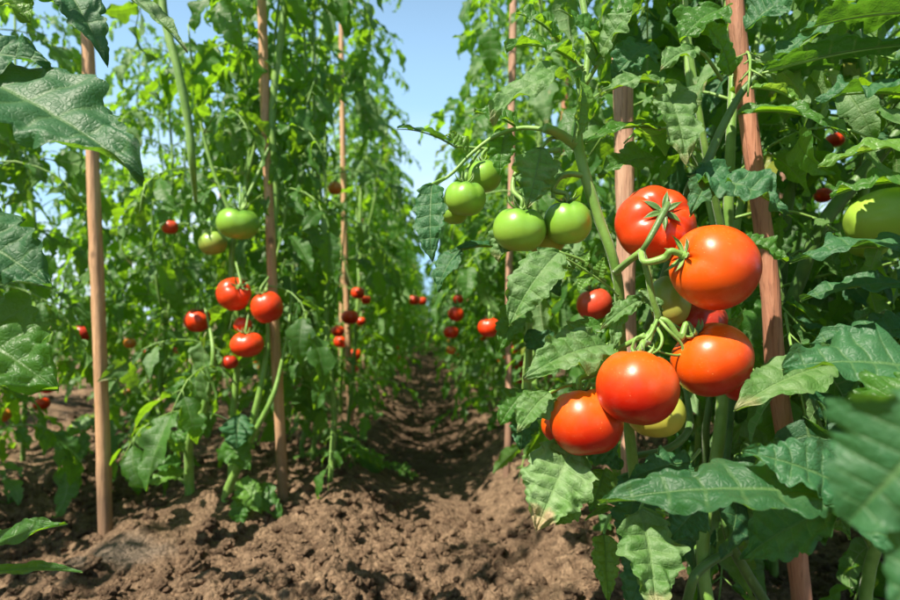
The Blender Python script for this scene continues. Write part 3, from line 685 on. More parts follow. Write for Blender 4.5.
# right row
rp = near_plant(211, .30, 1.55, 'tomato plant with one ripe tomato hanging over the thin pinkish stake', H=1.75, nleaf=52, fruit=0, z0=.12)
fruits(rp, [(489, 327, 11.5, 1.45, 'red', .88, (0, -.2, 1), 1), (594, 304, 18, 1.02, 'pink_red', .9, (-.2, 0, 1), 1), (614, 316, 8, 1.05, 'turning', .9, (0, 0, 1), 1)])
rp2 = near_plant(212, .36, 2.05, 'tomato plant with a column of small red tomatoes beside the path', H=2.0, nleaf=60, lod='mid', fruit=0, z0=.15)
fruits(rp2, [(458, 299, 5.5, 1.95, 'red', .88, (0, 0, 1), 0), (456, 314, 8, 1.9, 'red', .95, (.3, 0, 1), 0), (451, 332, 8, 1.9, 'red', .8, (0, 0, 1), 0), (451, 350, 5, 1.9, 'turning', .9, (0, 0, 1), 0)])
near_plant(213, .66, 1.15, 'tall leafy tomato plant close behind the thick reddish stake', leafmat='leaf_dark', H=1.75, nleaf=50, fruit=0, z0=.15)
near_plant(214, 1.05, 1.05, 'tomato plant at the right edge with red fruit showing through leaves', H=1.4, nleaf=44, fruit=2, z0=.1, fz=(.5, .9))
near_plant(215, .42, 1.05, 'tomato plant standing between the pale split stake and the thick reddish stake', H=1.8, nleaf=60, fruit=0, z0=.1)
near_plant(216, .55, 1.75, 'bushy tomato plant deeper behind the big red cluster', H=1.85, nleaf=54, lod='mid', fruit=1)

# ------------------------------------------------------------------ the plant with the big clusters
hero = thing('tomato_plant', 'tomato plant bearing the big ripe red cluster and the hanging green tomatoes', 'tomato plant', P(640, 680, .68))
mb = MB()
tube(mb, [P(575, -40, .66), P(588, 40, .65), P(582, 100, .64), P(578, 140, .63), P(586, 178, .62), P(600, 222, .62), P(612, 255, .62), P(619, 290, .63), P(621, 340, .65), P(628, 420, .68), P(640, 540, .70), P(645, 700, .72)],
     [.0034, .0036, .0040, .0052, .0056, .0054, .0052, .0052, .0055, .006, .007, .008], 110, 14, rough=.02)
tube(mb, [P(579, 148, .63), P(566, 138, .625), P(556, 132, .62), P(545, 128, .615)], [.0056, .0052, .0048, .0052], 16, 12, rough=.03)
tube(mb, [P(585, 85, .64), P(600, 60, .63), P(615, 35, .62), P(622, 15, .62), P(640, 2, .63)], [.0026, .002, .0008], 24, 8)
# thin green stem left of the cluster, stems below and right
tube(mb, [P(522, 280, .80), P(528, 310, .78), P(529, 350, .78), P(527, 400, .79), P(524, 440, .80)], [.004, .0045, .0048, .005], 30, 10)
mb.build('stem', 'stem', hero, P(640, 540, .70))
shoots(hero, 'side_shoot', 'stem_dark', [
    ([(648, 330, .74), (680, 230, .70), (690, 190, .66), (700, 172, .64), (708, 160, .64), (722, 128, .645), (745, 88, .65), (775, 62, .65), (790, 50, .66)], [.006, .006, .0055, .0045, .0035, .0022]),
    ([(712, 330, .82), (710, 395, .80), (706, 430, .80), (706, 470, .82), (702, 560, .86), (700, 640, .9)], [.0045, .0048, .005]),
    ([(770, 610, .78), (745, 570, .76), (730, 540, .75), (724, 500, .76), (728, 440, .80), (735, 380, .84)], [.007, .0062, .0055, .0045]),
    ([(680, 640, .76), (690, 590, .74), (700, 570, .74), (728, 552, .75), (738, 548, .75)], [.006, .0055, .004]),
    ([(636, 456, .70), (665, 450, .68), (684, 437, .68), (690, 420, .70), (686, 390, .74)], [.004, .0042, .0042, .003])])
def T(px, py, r, d, mt, ax, **kw):
    r = r*.965; return put_tomato(hero, P(px, py, d), r/FPX*d, ax, mt, **kw)
# axis given as (right, towards camera, up)
def AX(a, b, c): return RT*a-FW*b+UP*c
T(655, 224, 41, .615, 'red', AX(-.02, .86, .30), hr=.80, rib=.055, ribs=6, seed=11, calyx=True, sep=.66, sepcurl=-.5, stalk=[P(650, 238, .565), P(642, 251, .57)], stalk_r=.0026, sepmat='stem_dark', label='uppermost red tomato, its star of sepals facing out')
T(714, 267, 44, .555, 'orange', AX(-.93, .22, .30), hr=.98, rib=.04, ribs=4, heart=.05, seed=14, sep=.70, sepcurl=1.0, stalk=[P(664, 258, .55), P(645, 262, .555), P(641, 252, .57)], stalk_r=.0030, label='large heart-shaped orange red tomato')
T(711, 359, 41, .575, 'orange', AX(-.55, .0, .80), hr=.88, rib=.03, seed=17, sep=.6, stalk=[P(680, 338, .57), P(668, 322, .57), P(657, 318, .575)])
T(637, 387, 42, .545, 'orange', AX(.22, -.30, .92), hr=.92, rib=.03, seed=12, sep=.62, stalk=[P(648, 342, .575), P(654, 325, .578)])
T(586, 421, 38, .580, 'orange', AX(-.10, -.25, .95), hr=.94, rib=.03, seed=19, sep=.6, stalk=[P(596, 372, .60), P(618, 350, .60), P(645, 335, .585)])
T(562, 424, 22, .625, 'orange', AX(-.3, -.2, .9), seed=23, calyx=False)
T(655, 412, 30, .655, 'yellow', AX(0, 0, 1), seed=24, calyx=False)
T(697, 322, 30, .66, 'deep_red', AX(0, 0, 1), seed=25, calyx=False)
T(670, 300, 21, .64, 'green_dull', AX(0, -.2, 1), hr=1.3, seed=26, calyx=False)
T(742, 385, 20, .64, 'deep_red', AX(0, 0, 1), seed=27, calyx=False)
# truss of the red cluster
mb = MB()
tube(mb, [P(616, 272, .62), P(624, 265, .60), P(634, 257, .58), P(642, 251, .572)], [.0038, .0034, .0032, .0034], 16, 10, rough=.02)
tube(mb, [P(642, 251, .572), P(648, 275, .568), P(652, 297, .57), P(658, 317, .574), P(654, 328, .58), P(645, 340, .58), P(640, 350, .58)], [.0034, .0032, .0031, .0034, .0033, .003, .0026], 40, 10, rough=.02)
for q in ([P(658, 318, .574), P(650, 335, .565), P(640, 345, .565), P(634, 355, .57)], [P(658, 318, .574), P(668, 330, .565), P(682, 345, .565), P(680, 355, .565), P(664, 353, .56), P(648, 346, .56)],
          [P(655, 325, .575), P(662, 338, .56), P(658, 350, .555), P(646, 356, .56)], [P(646, 338, .575), P(636, 338, .57), P(633, 350, .57), P(640, 356, .57)], [P(657, 317, .575), P(676, 326, .58), P(690, 336, .58)]):
    tube(mb, q, [.0017, .0015, .0013, .0008], 24, 8)
mb.build('truss', 'stem', hero, P(642, 251, .572))
mbr = MB(); tube(mbr, [P(610, 248, .645), P(618, 262, .64), P(612, 270, .64)], [.001, .001], 10, 6)
# green cluster
T(520, 229, 28, .62, 'green', AX(.05, .1, 1), hr=.86, rib=.05, ribs=5, seed=31, sep=1.15, sepcurl=2.6, stalk=[P(513, 190, .63), P(516, 172, .64), P(530, 160, .65)], stalk_r=.0020)
T(568, 222, 25, .62, 'green', AX(-.10, .12, 1), hr=.95, rib=.05, ribs=5, seed=33, sep=.9, sepcurl=1.2, stalk=[P(553, 190, .615), P(560, 178, .615), P(578, 174, .62)], stalk_r=.0022)
T(546, 236, 22, .655, 'green_dull', AX(0, 0, 1), hr=.9, seed=35, calyx=False)
T(465, 198, 22, .66, 'green', AX(.05, .1, 1), hr=.86, rib=.06, ribs=5, seed=37, sep=1.1, sepcurl=2.4, stalk=[P(468, 168, .68), P(480, 150, .68)], stalk_r=.0018)
T(484, 176, 18, .70, 'green', AX(-.1, 0, 1), hr=.95, seed=39, sep=.9, sepcurl=1.8, stalk=[P(486, 150, .70), P(500, 140, .69)], stalk_r=.0018)
T(455, 212, 14, .69, 'green', AX(-.1, 0, 1), hr=.9, seed=40, calyx=False)
mb = MB()
tube(mb, [P(552, 130, .62), P(520, 128, .64), P(492, 138, .66), P(470, 155, .66), P(450, 175, .655), P(425, 190, .65)], [.0026, .0024, .0022, .0020, .0014], 40, 8)
tube(mb, [P(586, 176, .62), P(566, 174, .615), P(555, 184, .615), P(553, 198, .617)], [.0034, .003, .0026, .0022], 18, 10)
tube(mb, [P(560, 150, .63), P(540, 152, .64), P(524, 160, .64), P(514, 176, .63)], [.003, .0024, .002], 18, 8)
mb.build('truss', 'stem', hero, P(552, 130, .62))

# ------------------------------------------------------------------ individually shaped leaves
def hleaf(parent, b, t, W, mat='leaf', db=.6, dt=.6, face=(0, .6, .8), bend=.7, fold=.35, wave=.07, puck=.05, lobes=4, amp=.34, twist=0., seed=0, pet=None, rnd=.4, hi=True, thick=.0016, tooth=.12, skew=0., petmat='stem'):
    """b, t: base and tip pixels; W: full width in pixels; face: which way the upper side looks as (right, towards camera, up)"""
    B0, T0 = P(*b, db), P(*t, dt); chord = T0-B0; Lc = np.linalg.norm(chord); Wm = W/FPX*(db+dt)/2
    nu, nv = (84, 12) if hi else (42, 7)
    V, F, A = leaflet(1, Wm/Lc*1.25, nu, nv, lobes, amp, bend, fold, wave, puck, twist, seed=seed, rnd=rnd, tooth=tooth, skew=skew)
    mid = V.reshape(nu+1, 2*nv+1, 3)[:, nv]; tip = mid[-1]; s = Lc/np.linalg.norm(tip)
    # turn the bent midrib so its chord lies on base -> tip
    ty, tz = tip[1], tip[2]; a = math.atan2(tz, ty); ca, sa = cos(-a), sin(-a)
    V = np.stack([V[:, 0], V[:, 1]*ca-V[:, 2]*sa, V[:, 1]*sa+V[:, 2]*ca], -1)*s
    f = AX(*face); R = basis(chord, f); Wd = B0+V@R
    mb = MB(); mb.add(Wd, F, A, 0)
    # raised midrib on the underside
    rib = (B0+(np.stack([mid[:, 0], mid[:, 1]*ca-mid[:, 2]*sa, mid[:, 1]*sa+mid[:, 2]*ca], -1)*s)@R)
    tube(mb, list(rib[::nu//7]-R[2]*thick*1.05), [thick, thick*.3], 40, 6, 1)
    if pet:
        q = [P(*p) for p in pet]; tube(mb, [*q, B0], [thick*1.3, thick], len(q)*6+6, 8, 1)
    return mb.build('leaf', [mat, petmat], parent, B0)

H = hero
# around the clusters
hleaf(H, (574, 445), (536, 531), 66, 'leaf_brown', .60, .56, (-.2, .9, .35), .5, .3, .08, .09, 5, .22, tooth=.08, seed=51, pet=[(600, 440, .66), (585, 438, .63)])
hleaf(H, (549, 393), (517, 432), 34, 'leaf_dusty', .60, .57, (-.3, .8, .5), .8, .3, .09, .07, 3, .25, seed=52, pet=[(600, 385, .64), (570, 385, .62)])
hleaf(H, (607, 345), (523, 379), 52, 'leaf_dusty', .60, .55, (-.15, .75, .65), .7, .35, .08, .07, 4, .32, seed=53, pet=[(620, 335, .64)])
hleaf(H, (600, 325), (560, 345), 30, 'leaf', .62, .60, (0, .6, .8), .9, .35, .1, .05, 3, .3, seed=54, pet=[(622, 320, .64)])
hleaf(H, (559, 252), (509, 326), 46, 'leaf_dusty', .60, .58, (-.35, .9, .3), .9, .45, .08, .06, 4, .26, seed=55, pet=[(605, 282, .62), (585, 262, .61)])
hleaf(H, (541, 148), (527, 208), 44, 'leaf_dusty', .62, .60, (.1, .9, .4), .8, .35, .09, .08, 4, .3, seed=56, pet=[(570, 140, .63), (552, 138, .625)])
hleaf(H, (512, 225), (498, 262), 30, 'leaf_dusty', .64, .63, (-.4, .8, .3), .9, .4, .1, .06, 3, .3, seed=57, pet=[(530, 235, .66)])
hleaf(H, (432, 184), (432, 262), 34, 'leaf_dark', .64, .62, (-.3, .9, .2), .5, .4, .08, .06, 4, .3, seed=58, pet=[(445, 178, .655)])
hleaf(H, (460, 250), (438, 292), 26, 'leaf_dark', .72, .70, (-.5, .7, .4), .8, .5, .06, .05, 3, .2, seed=59, pet=[(500, 246, .74), (478, 246, .73)])
hleaf(H, (498, 246), (450, 252), 14, 'leaf_dark', .74, .70, (0, .5, .8), .6, .4, .06, .05, 3, .2, seed=60)
hleaf(H, (456, 146), (397, 128), 24, 'leaf_dark', .80, .74, (0, .35, .9), .5, .3, .08, .05, 4, .3, seed=61, pet=[(500, 150, .80)])
hleaf(H, (569, 72), (490, 121), 50, 'leaf_dusty', .62, .56, (-.25, .65, .8), .6, .3, .08, .09, 5, .28, seed=62, pet=[(582, 66, .64)])
hleaf(H, (575, 60), (505, 48), 42, 'leaf', .64, .62, (.1, .5, .8), .9, .4, .1, .06, 4, .34, seed=63, pet=[(584, 70, .64)])
hleaf(H, (578, 78), (573, 142), 26, 'leaf_fresh', .61, .60, (.7, .6, .1), .5, .8, .10, .05, 4, .25, seed=64)
hleaf(H, (594, 66), (640, 8), 40, 'leaf_dusty', .63, .60, (.1, .6, .7), .8, .4, .1, .07, 4, .3, seed=65)
hleaf(H, (600, 60), (560, 8), 38, 'leaf', .63, .60, (-.1, .7, .7), .8, .4, .1, .06, 4, .3, seed=66)
hleaf(H, (660, 82), (600, 96), 30, 'leaf_dusty', .61, .57, (-.1, .6, .8), .7, .3, .1, .08, 4, .3, seed=67, pet=[(690, 100, .64), (676, 86, .62)])
hleaf(H, (664, 84), (686, 168), 44, 'leaf_dusty', .61, .575, (.1, .95, .2), .6, .35, .10, .09, 4, .3, seed=68)
hleaf(H, (660, 128), (586, 142), 26, 'leaf', .66, .60, (-.1, .55, .85), .6, .3, .08, .06, 4, .25, seed=69, pet=[(700, 150, .66), (680, 130, .66)])
hleaf(H, (694, 50), (660, 70), 28, 'leaf_dusty', .60, .58, (0, .7, .7), .8, .4, .1, .07, 3, .3, seed=70, pet=[(722, 80, .64), (705, 55, .61)])
hleaf(H, (692, 178), (789, 214), 62, 'leaf_dark', .60, .56, (.15, .75, .7), .8, .3, .10, .09, 4, .32, seed=71, pet=[(700, 172, .64)])
hleaf(H, (716, 172), (690, 215), 36, 'leaf_dark', .61, .565, (-.2, .85, .5), .9, .4, .10, .08, 4, .3, seed=72)
hleaf(H, (738, 112), (850, 138), 30, 'leaf', .64, .58, (.1, .6, .8), .9, .35, .1, .06, 5, .3, seed=73)
hleaf(H, (752, 86), (806, 112), 26, 'leaf_fresh', .64, .62, (.2, .4, .8), 1.0, .4, .1, .06, 4, .3, seed=74)
hleaf(H, (762, 72), (930, 42), 42, 'leaf_dark', .64, .56, (.1, -.35, .9), .35, .25, .08, .05, 6, .35, seed=75)
hleaf(H, (775, 60), (850, 18), 40, 'leaf_dark', .64, .62, (0, .4, .8), .5, .3, .08, .05, 5, .35, seed=76)
hleaf(H, (730, 75), (700, 20), 34, 'leaf', .645, .62, (-.3, .7, .6), .7, .4, .1, .06, 4, .34, seed=77)
hleaf(H, (650, 45), (612, 82), 40, 'leaf_dark', .66, .64, (-.1, .8, .5), .8, .3, .1, .06, 4, .34, seed=78)
hleaf(H, (712, 350), (742, 312), 20, 'leaf_fresh', .66, .64, (.2, .9, .3), .5, .4, .1, .06, 3, .3, seed=79)
hleaf(H, (640, 300), (600, 330), 18, 'leaf_dusty', .61, .59, (-.2, .8, .5), .8, .4, .14, .08, 3, .4, seed=80)
hleaf(H, (640, 290), (664, 330), 16, 'leaf_dusty', .61, .60, (.2, .8, .5), .8, .4, .14, .08, 3, .4, seed=81)
hleaf(H, (620, 300), (612, 352), 17, 'leaf_dusty', .61, .59, (-.1, .9, .3), .6, .4, .14, .08, 3, .4, seed=82)
hleaf(H, (585, 440), (620, 470), 34, 'leaf_dark', .64, .62, (.1, .8, .5), .8, .4, .1, .06, 3, .3, seed=83)
hleaf(H, (575, 500), (556, 525), 26, 'leaf_fresh', .62, .60, (0, .8, .5), .8, .4, .1, .06, 3, .3, seed=84)
# lower right: leaf hanging over the earth
hleaf(H, (640, 510), (655, 612), 62, 'leaf_dusty', .62, .56, (.15, .93, .25), .55, .35, .09, .09, 5, .22, tooth=.08, seed=85, pet=[(650, 490, .66), (644, 500, .64)])
hleaf(H, (604, 534), (608, 602), 26, 'leaf_fresh', .66, .62, (-.2, .9, .3), .6, .6, .12, .08, 4, .32, seed=86, pet=[(610, 515, .68), (606, 525, .67)])
hleaf(H, (612, 506), (585, 520), 8, 'leaf', .66, .64, (0, .6, .7), .6, .4, .1, .05, 3, .3, seed=87)
hleaf(H, (690, 462), (628, 480), 32, 'leaf_dark', .64, .62, (0, .7, .7), .8, .4, .1, .06, 4, .34, seed=88, pet=[(700, 450, .68)])
hleaf(H, (700, 505), (668, 540), 40, 'leaf_dark', .64, .62, (0, .8, .6), .8, .4, .1, .06, 4, .34, seed=89)
hleaf(H, (640, 470), (622, 545), 46, 'leaf_dark', .70, .68, (-.1, .85, .4), .6, .4, .09, .06, 4, .30, seed=190)
hleaf(H, (650, 540), (628, 612), 40, 'leaf_dark', .72, .70, (-.1, .85, .4), .6, .4, .09, .06, 4, .30, seed=191)
hleaf(H, (560, 40), (516, 12), 46, 'leaf', .66, .64, (-.1, .6, .7), .7, .4, .09, .06, 4, .32, seed=192)
hleaf(H, (610, 20), (660, -12), 44, 'leaf', .64, .62, (.1, .6, .7), .7, .4, .09, .06, 4, .32, seed=193)
hleaf(H, (720, 10), (680, 42), 50, 'leaf', .62, .60, (-.1, .6, .7), .7, .4, .09, .06, 4, .32, seed=194)
hleaf(H, (745, 30), (800, -5), 50, 'leaf_dark', .66, .64, (.1, .6, .7), .7, .4, .09, .06, 4, .32, seed=195)
hleaf(H, (735, 455), (770, 520), 44, 'leaf_dark', .70, .68, (.2, .8, .4), .7, .4, .09, .06, 4, .34, seed=196)
hleaf(H, (800, 470), (850, 540), 44, 'leaf', .68, .66, (.2, .8, .4), .7, .4, .09, .06, 4, .34, seed=197)
hleaf(H, (760, 450), (806, 470), 36, 'leaf', .66, .64, (.2, .7, .6), .8, .4, .09, .06, 4, .34, seed=198)
hleaf(H, (604, 470), (590, 512), 30, 'leaf', .66, .64, (0, .8, .5), .8, .4, .09, .06, 3, .34, seed=199)
hleaf(H, (520, 128), (474, 112), 34, 'leaf', .66, .64, (-.1, .7, .7), .7, .4, .09, .06, 4, .34, seed=202)
hleaf(H, (505, 130), (500, 176), 30, 'leaf', .67, .65, (-.2, .85, .4), .7, .4, .09, .06, 4, .34, seed=203)
hleaf(H, (470, 155), (446, 134), 22, 'leaf_fresh', .67, .66, (-.1, .7, .7), .7, .4, .09, .06, 4, .34, seed=204)
hleaf(H, (528, 300), (498, 352), 32, 'leaf', .77, .75, (-.3, .85, .4), .7, .4, .09, .06, 4, .34, seed=205)
hleaf(H, (528, 330), (556, 372), 30, 'leaf_dark', .77, .75, (.2, .85, .4), .7, .4, .09, .06, 4, .34, seed=206)
hleaf(H, (527, 390), (500, 425), 32, 'leaf', .78, .76, (-.3, .8, .5), .7, .4, .09, .06, 4, .34, seed=207)
hleaf(H, (526, 400), (520, 450), 30, 'leaf_dark', .78, .76, (.0, .9, .4), .7, .4, .09, .06, 4, .34, seed=208)
hleaf(H, (535, 262), (560, 296), 30, 'leaf_dark', .70, .68, (.1, .9, .4), .7, .4, .09, .06, 4, .34, seed=209)
hleaf(H, (655, 158), (598, 176), 34, 'leaf', .68, .66, (-.1, .7, .6), .8, .4, .09, .06, 4, .30, seed=200)
hleaf(H, (740, 240), (786, 262), 30, 'leaf', .645, .63, (.2, .7, .6), .8, .4, .09, .06, 4, .30, seed=201)
# small stem with tiny leaflets right of the green fruit
for i, (b, t) in enumerate((((575, 268), (562, 252)), ((580, 270), (590, 250)), ((590, 276), (578, 292)), ((598, 278), (604, 258)), ((572, 268), (556, 268)))):
    hleaf(H, b, t, 13, 'leaf_fresh', .615, .61, (0, .6, .7), .8, .4, .1, .05, 3, .3, seed=90+i, hi=False)
mb = MB(); tube(mb, [P(560, 255, .60), P(585, 270, .61), P(610, 288, .62), P(618, 296, .625)], [.0010, .0013, .0016], 18, 6); mb.build('leaf_stalk', 'stem', H, P(600, 280, .62))

gen_plant(401, H=1.55, nleaf=44, lod='hi', lsize=.105, Lr=.24, origin=(.36, .74, gz(.36, .74)), fruit=0, z0=.42, leafmat='leaf', keep=keep_hero, root=hero, alt='leaf_dusty')
near_plant(402, .62, .80, 'tall tomato plant with shade in its leaf colour, shading the thick stems right of the reddish stake', H=1.5, nleaf=46, z0=.35, leafmat='leaf_dark', fruit=0)
# the plant just outside the frame on the right: its leaves reach in front of the thick stake
xr = P(1010, 640, .46); rp3 = thing('tomato_plant', 'tomato plant reaching in with big blurred leaves in front of the thick reddish stake', 'tomato plant', (xr[0], xr[1], gz(xr[0], xr[1])))
mb = MB(); s0 = np.array([xr[0], xr[1], gz(xr[0], xr[1])-.02]); tube(mb, [s0, P(1020, 560, .50), P(1010, 400, .50), P(990, 250, .52), P(1000, 100, .55), P(1010, -40, .58)], [.009, .008, .0075, .007, .006], 40, 12); mb.build('stem', 'stem', rp3, s0)
rl = lambda *a, **k: hleaf(rp3, *a, **k)
rl((852, 497), (598, 503), 78, 'leaf_teal', .42, .44, (-.05, .42, .9), .45, .25, .07, .06, 5, .40, seed=101, rnd=.3, pet=[(1000, 505, .46), (900, 495, .43)])
rl((850, 490), (742, 452), 60, 'leaf_teal', .42, .43, (-.3, .6, .7), .6, .35, .1, .06, 4, .34, seed=102)
rl((840, 505), (742, 560), 56, 'leaf_dark', .43, .47, (-.1, .6, .7), .7, .35, .1, .06, 4, .34, seed=103)
rl((965, 405), (850, 520), 150, 'leaf_teal', .21, .23, (-.45, .8, .5), .5, .25, .08, .015, 4, .35, seed=104)
rl((985, 470), (890, 610), 90, 'leaf_teal', .22, .22, (-.45, .8, .5), .5, .25, .08, .015, 4, .35, seed=105)
rl((828, 366), (734, 410), 50, 'leaf_dusty', .56, .53, (-.1, .55, .8), .6, .35, .08, .05, 4, .18, tooth=.07, seed=106, pet=[(1000, 360, .52), (880, 352, .55)])
rl((940, 372), (782, 368), 84, 'leaf_teal', .46, .48, (-.05, .5, .85), .5, .3, .10, .045, 5, .24, tooth=.08, seed=107, pet=[(1000, 380, .48)])
rl((930, 385), (850, 430), 70, 'leaf', .42, .42, (-.1, .5, .85), .5, .3, .09, .06, 4, .34, seed=108)
rl((930, 250), (790, 262), 44, 'leaf_dark', .58, .58, (-.1, .3, .9), .6, .3, .1, .06, 5, .34, seed=109, pet=[(1000, 250, .54)])
rl((920, 285), (800, 300), 34, 'leaf_dark', .60, .62, (-.1, .4, .9), .6, .3, .1, .06, 5, .34, seed=110, pet=[(1000, 270, .56)])
rl((925, 95), (815, 98), 66, 'leaf_dark', .56, .58, (-.1, .35, .9), .4, .3, .1, .06, 5, .36, seed=111, pet=[(1000, 110, .55)])
rl((925, 140), (818, 166), 30, 'leaf_fresh', .52, .54, (-.05, .45, .9), .4, .35, .1, .06, 5, .30, seed=112, pet=[(1000, 140, .55)])
rl((930, 180), (830, 196), 40, 'leaf', .56, .60, (-.05, .45, .9), .6, .35, .1, .06, 5, .30, seed=113)
rl((920, 10), (800, 30), 60, 'leaf_dark', .55, .6, (-.1, -.2, .9), .4, .3, .1, .06, 5, .36, seed=114, pet=[(1000, 20, .56)])
rl((925, 330), (810, 345), 40, 'leaf_dark', .62, .66, (-.1, .4, .9), .6, .3, .1, .06, 5, .34, seed=115)
rl((900, 560), (842, 440), 60, 'leaf_dark', .34, .40, (-.1, .6, .7), .5, .3, .1, .06, 4, .34, seed=116)
gen_plant(302, H=1.3, nleaf=30, lod='mid', origin=(xr[0]+.12, xr[1]-.05, gz(xr[0], xr[1])), fruit=0, z0=.4, leafmat='leaf', keep=keep_hero, root=rp3)
put_tomato(rp3, P(890, 218, .66), .033, AX(.95, .1, .2), 'green', hr=1.4, seed=61, sep=.8, stalk=[P(950, 200, .62)], label='large green tomato')
put_tomato(rp3, P(868, 240, .74), .024, AX(.3, .1, .9), 'green', hr=.95, seed=62, calyx=False)
shoots(rp3, 'side_shoot', 'stem_dark', [
    ([(780, 460, .90), (785, 330, .84), (800, 280, .82), (822, 225, .80), (862, 175, .80), (900, 130, .80), (960, 60, .8)], [.008, .0085, .009, .008]),
    ([(780, 300, .9), (790, 190, .88), (815, 110, .86), (835, 60, .86), (845, 0, .86), (850, -40, .86)], [.007, .0085, .009, .008])])
pr = near_plant(214+30, .86, .98, 'tomato plant with two reds showing high between leaves behind the big green tomato', H=1.1, nleaf=30, fruit=0, z0=.2)
fruits(pr, [(835, 140, 9, 1.25, 'red', .8, (0, 0, 1), 0), (823, 195, 9, 1.2, 'red', .85, (0, 0, 1), 0), (865, 190, 6, 1.3, 'turning', .85, (0, 0, 1), 0)])

# the plant just outside the frame on the left
xl = P(-130, 640, .5); lp = thing('tomato_plant', 'tomato plant reaching in with dark leaves in front of the bare tan stake', 'tomato plant', (xl[0], xl[1], gz(xl[0], xl[1])))
mb = MB(); s0 = np.array([xl[0], xl[1], gz(xl[0], xl[1])-.02]); tube(mb, [s0, P(-120, 450, .52), P(-110, 250, .5), P(-110, 60, .5), P(-90, -60, .52)], [.009, .008, .007, .006], 40, 12); mb.build('stem', 'stem', lp, s0)
ll = lambda *a, **k: hleaf(lp, *a, **k)
ll((-50, 66), (144, 178), 122, 'leaf_teal', .50, .46, (.30, .62, .72), .35, .30, .07, .05, 5, .20, seed=121, rnd=.1, thick=.002)
ll((-60, 60), (50, 62), 66, 'leaf_dark', .50, .50, (.1, .8, .5), .5, .3, .08, .05, 4, .3, seed=122)
ll((-60, 220), (52, 288), 80, 'leaf_dark', .50, .48, (.25, .75, .6), .5, .3, .08, .05, 4, .28, seed=123, rnd=.2)
ll((-70, 310), (58, 390), 104, 'leaf', .49, .47, (.25, .75, .6), .5, .3, .08, .06, 5, .28, seed=124, rnd=.5)
ll((-40, 562), (66, 523), 34, 'leaf', .52, .50, (0, .45, .85), .4, .4, .08, .05, 4, .2, seed=125, rnd=.6)
ll((-40, 580), (82, 571), 18, 'leaf', .52, .50, (0, .25, .9), .4, .4, .08, .05, 4, .2, seed=126, rnd=.5)
ll((60, -20), (108, 66), 38, 'leaf_dark', .62, .60, (.5, .7, .3), .5, .5, .08, .05, 4, .26, seed=127)
ll((-20, -30), (30, 22), 50, 'leaf_fresh', .60, .60, (.2, .6, .6), .5, .3, .08, .05, 4, .3, seed=128)
ll((20, -25), (75, 15), 50, 'leaf', .62, .62, (.2, .6, .6), .5, .3, .08, .05, 4, .3, seed=129)
ll((120, -10), (188, 52), 20, 'leaf_dusty', .70, .68, (.5, .6, .5), .4, .8, .08, .05, 4, .2, seed=130)
gen_plant(301, H=1.75, nleaf=36, lod='mid', origin=(xl[0]-.10, xl[1]-.05, gz(xl[0], xl[1])), fruit=0, z0=.5, leafmat='leaf', keep=keep_hero, root=lp)  # mostly unseen foliage, added to throw dappled shade on the soil
near_plant(311, -.62, .02, 'unseen tomato plant added beside the camera to shade the soil', H=1.8, nleaf=44, lod='mid', fruit=0)  # this and the next two: out of view, added as shade casters
near_plant(312, -.58, -.45, 'unseen tomato plant added behind the camera on the left to shade the soil', H=1.9, nleaf=44, lod='mid', fruit=0)
near_plant(313, .30, -.55, 'unseen tomato plant added behind the camera on the right to shade the soil', H=1.7, nleaf=40, lod='mid', fruit=0)
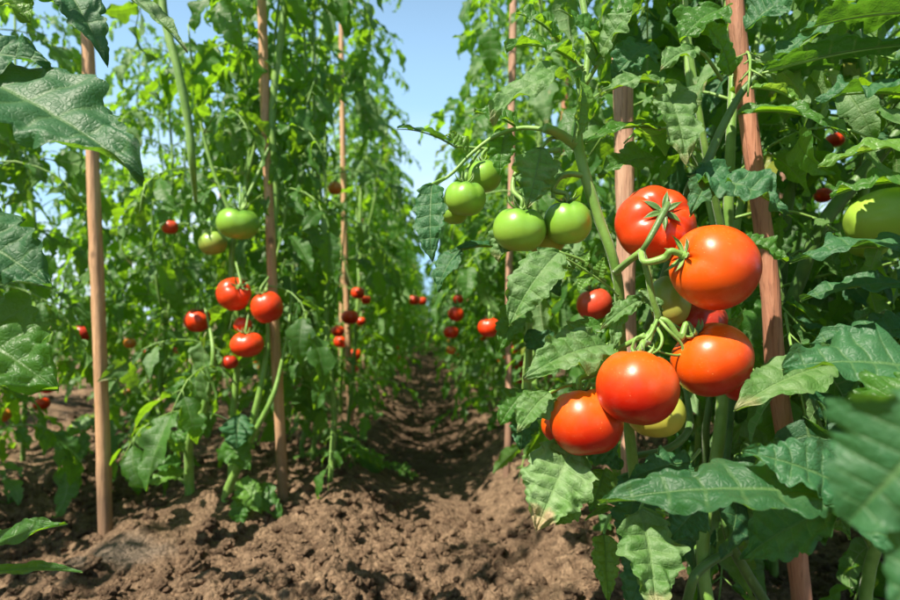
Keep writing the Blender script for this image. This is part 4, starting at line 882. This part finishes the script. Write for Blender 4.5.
# leaves of the mound plant, shaped one by one
pp = lambda *a, **k: hleaf(pl, *a, hi=False, **k)
pp((208, 402), (206, 332), 28, 'leaf_dusty', 1.34, 1.31, (-.5, .85, .1), .4, .6, .08, .05, 3, .15, seed=141)
pp((184, 452), (172, 430), 20, 'leaf_fresh', 1.38, 1.36, (-.4, .6, .6), .5, .4, .1, .05, 3, .2, seed=142)
pp((196, 420), (176, 448), 22, 'leaf', 1.36, 1.33, (-.3, .6, .6), .8, .4, .1, .05, 3, .2, seed=143)
pp((184, 472), (142, 488), 22, 'leaf_fresh', 1.38, 1.34, (-.1, .5, .8), .6, .4, .1, .05, 4, .25, seed=144)
pp((182, 462), (150, 470), 20, 'leaf', 1.38, 1.36, (-.1, .5, .8), .6, .4, .1, .05, 4, .25, seed=145)
pp((225, 440), (250, 470), 30, 'leaf', 1.36, 1.32, (.1, .7, .6), .7, .4, .1, .05, 4, .25, seed=146)
pp((240, 415), (236, 450), 30, 'leaf_dark', 1.34, 1.31, (.1, .8, .4), .7, .4, .1, .05, 4, .25, seed=147)
pp((240, 480), (262, 514), 22, 'leaf_fresh', 1.34, 1.30, (.1, .7, .6), .7, .4, .1, .05, 4, .25, seed=148)
pp((246, 485), (282, 520), 26, 'leaf', 1.36, 1.32, (.2, .6, .7), .9, .4, .1, .05, 4, .25, seed=149)
pp((242, 495), (240, 528), 20, 'leaf', 1.34, 1.31, (.0, .7, .7), .9, .4, .1, .05, 4, .25, seed=150)
# fallen shoot creeping over the path edge
cr = thing('weed', 'trailing green shoot lying across the bare soil beside the path', 'weed', (-.38, 2.0, gz(-.38, 2.0)))
mb = MB(); gg = np.random.default_rng(8)
A0, A1 = np.array([-.44, 1.98, 0]), np.array([-.05, 1.90, 0])
q = []
for t in np.linspace(0, 1, 7):
    p = A0+(A1-A0)*t; p[2] = float(gheight(np.array([p[0]]), np.array([p[1]]))[0])+.018+.01*sin(t*9); q.append(p)
tube(mb, q, [.003, .0025, .0012], 30, 6, 1); c = spline(q, 26)
for i in range(1, 26):
    for sd in (-1, 1):
        V, F, A = BANK['mid'][int(gg.integers(12))]; d = np.array([.35, sd*1.0, .35])+.4*gg.standard_normal(3)*.6; s = gg.uniform(.035, .06)
        A = A.copy(); A[:, 2] = gg.uniform(0, .9); mb.add(c[i]+(V*s)@basis(d, (0, -.3, 1)+.3*gg.standard_normal(3)), F, A, 0)
mb.build('foliage', ['leaf_fresh', 'stem'], cr, q[0])
for o in list(bpy.data.objects):
    if '_o' in o: del o['_o']
print('objects', len(bpy.data.objects))
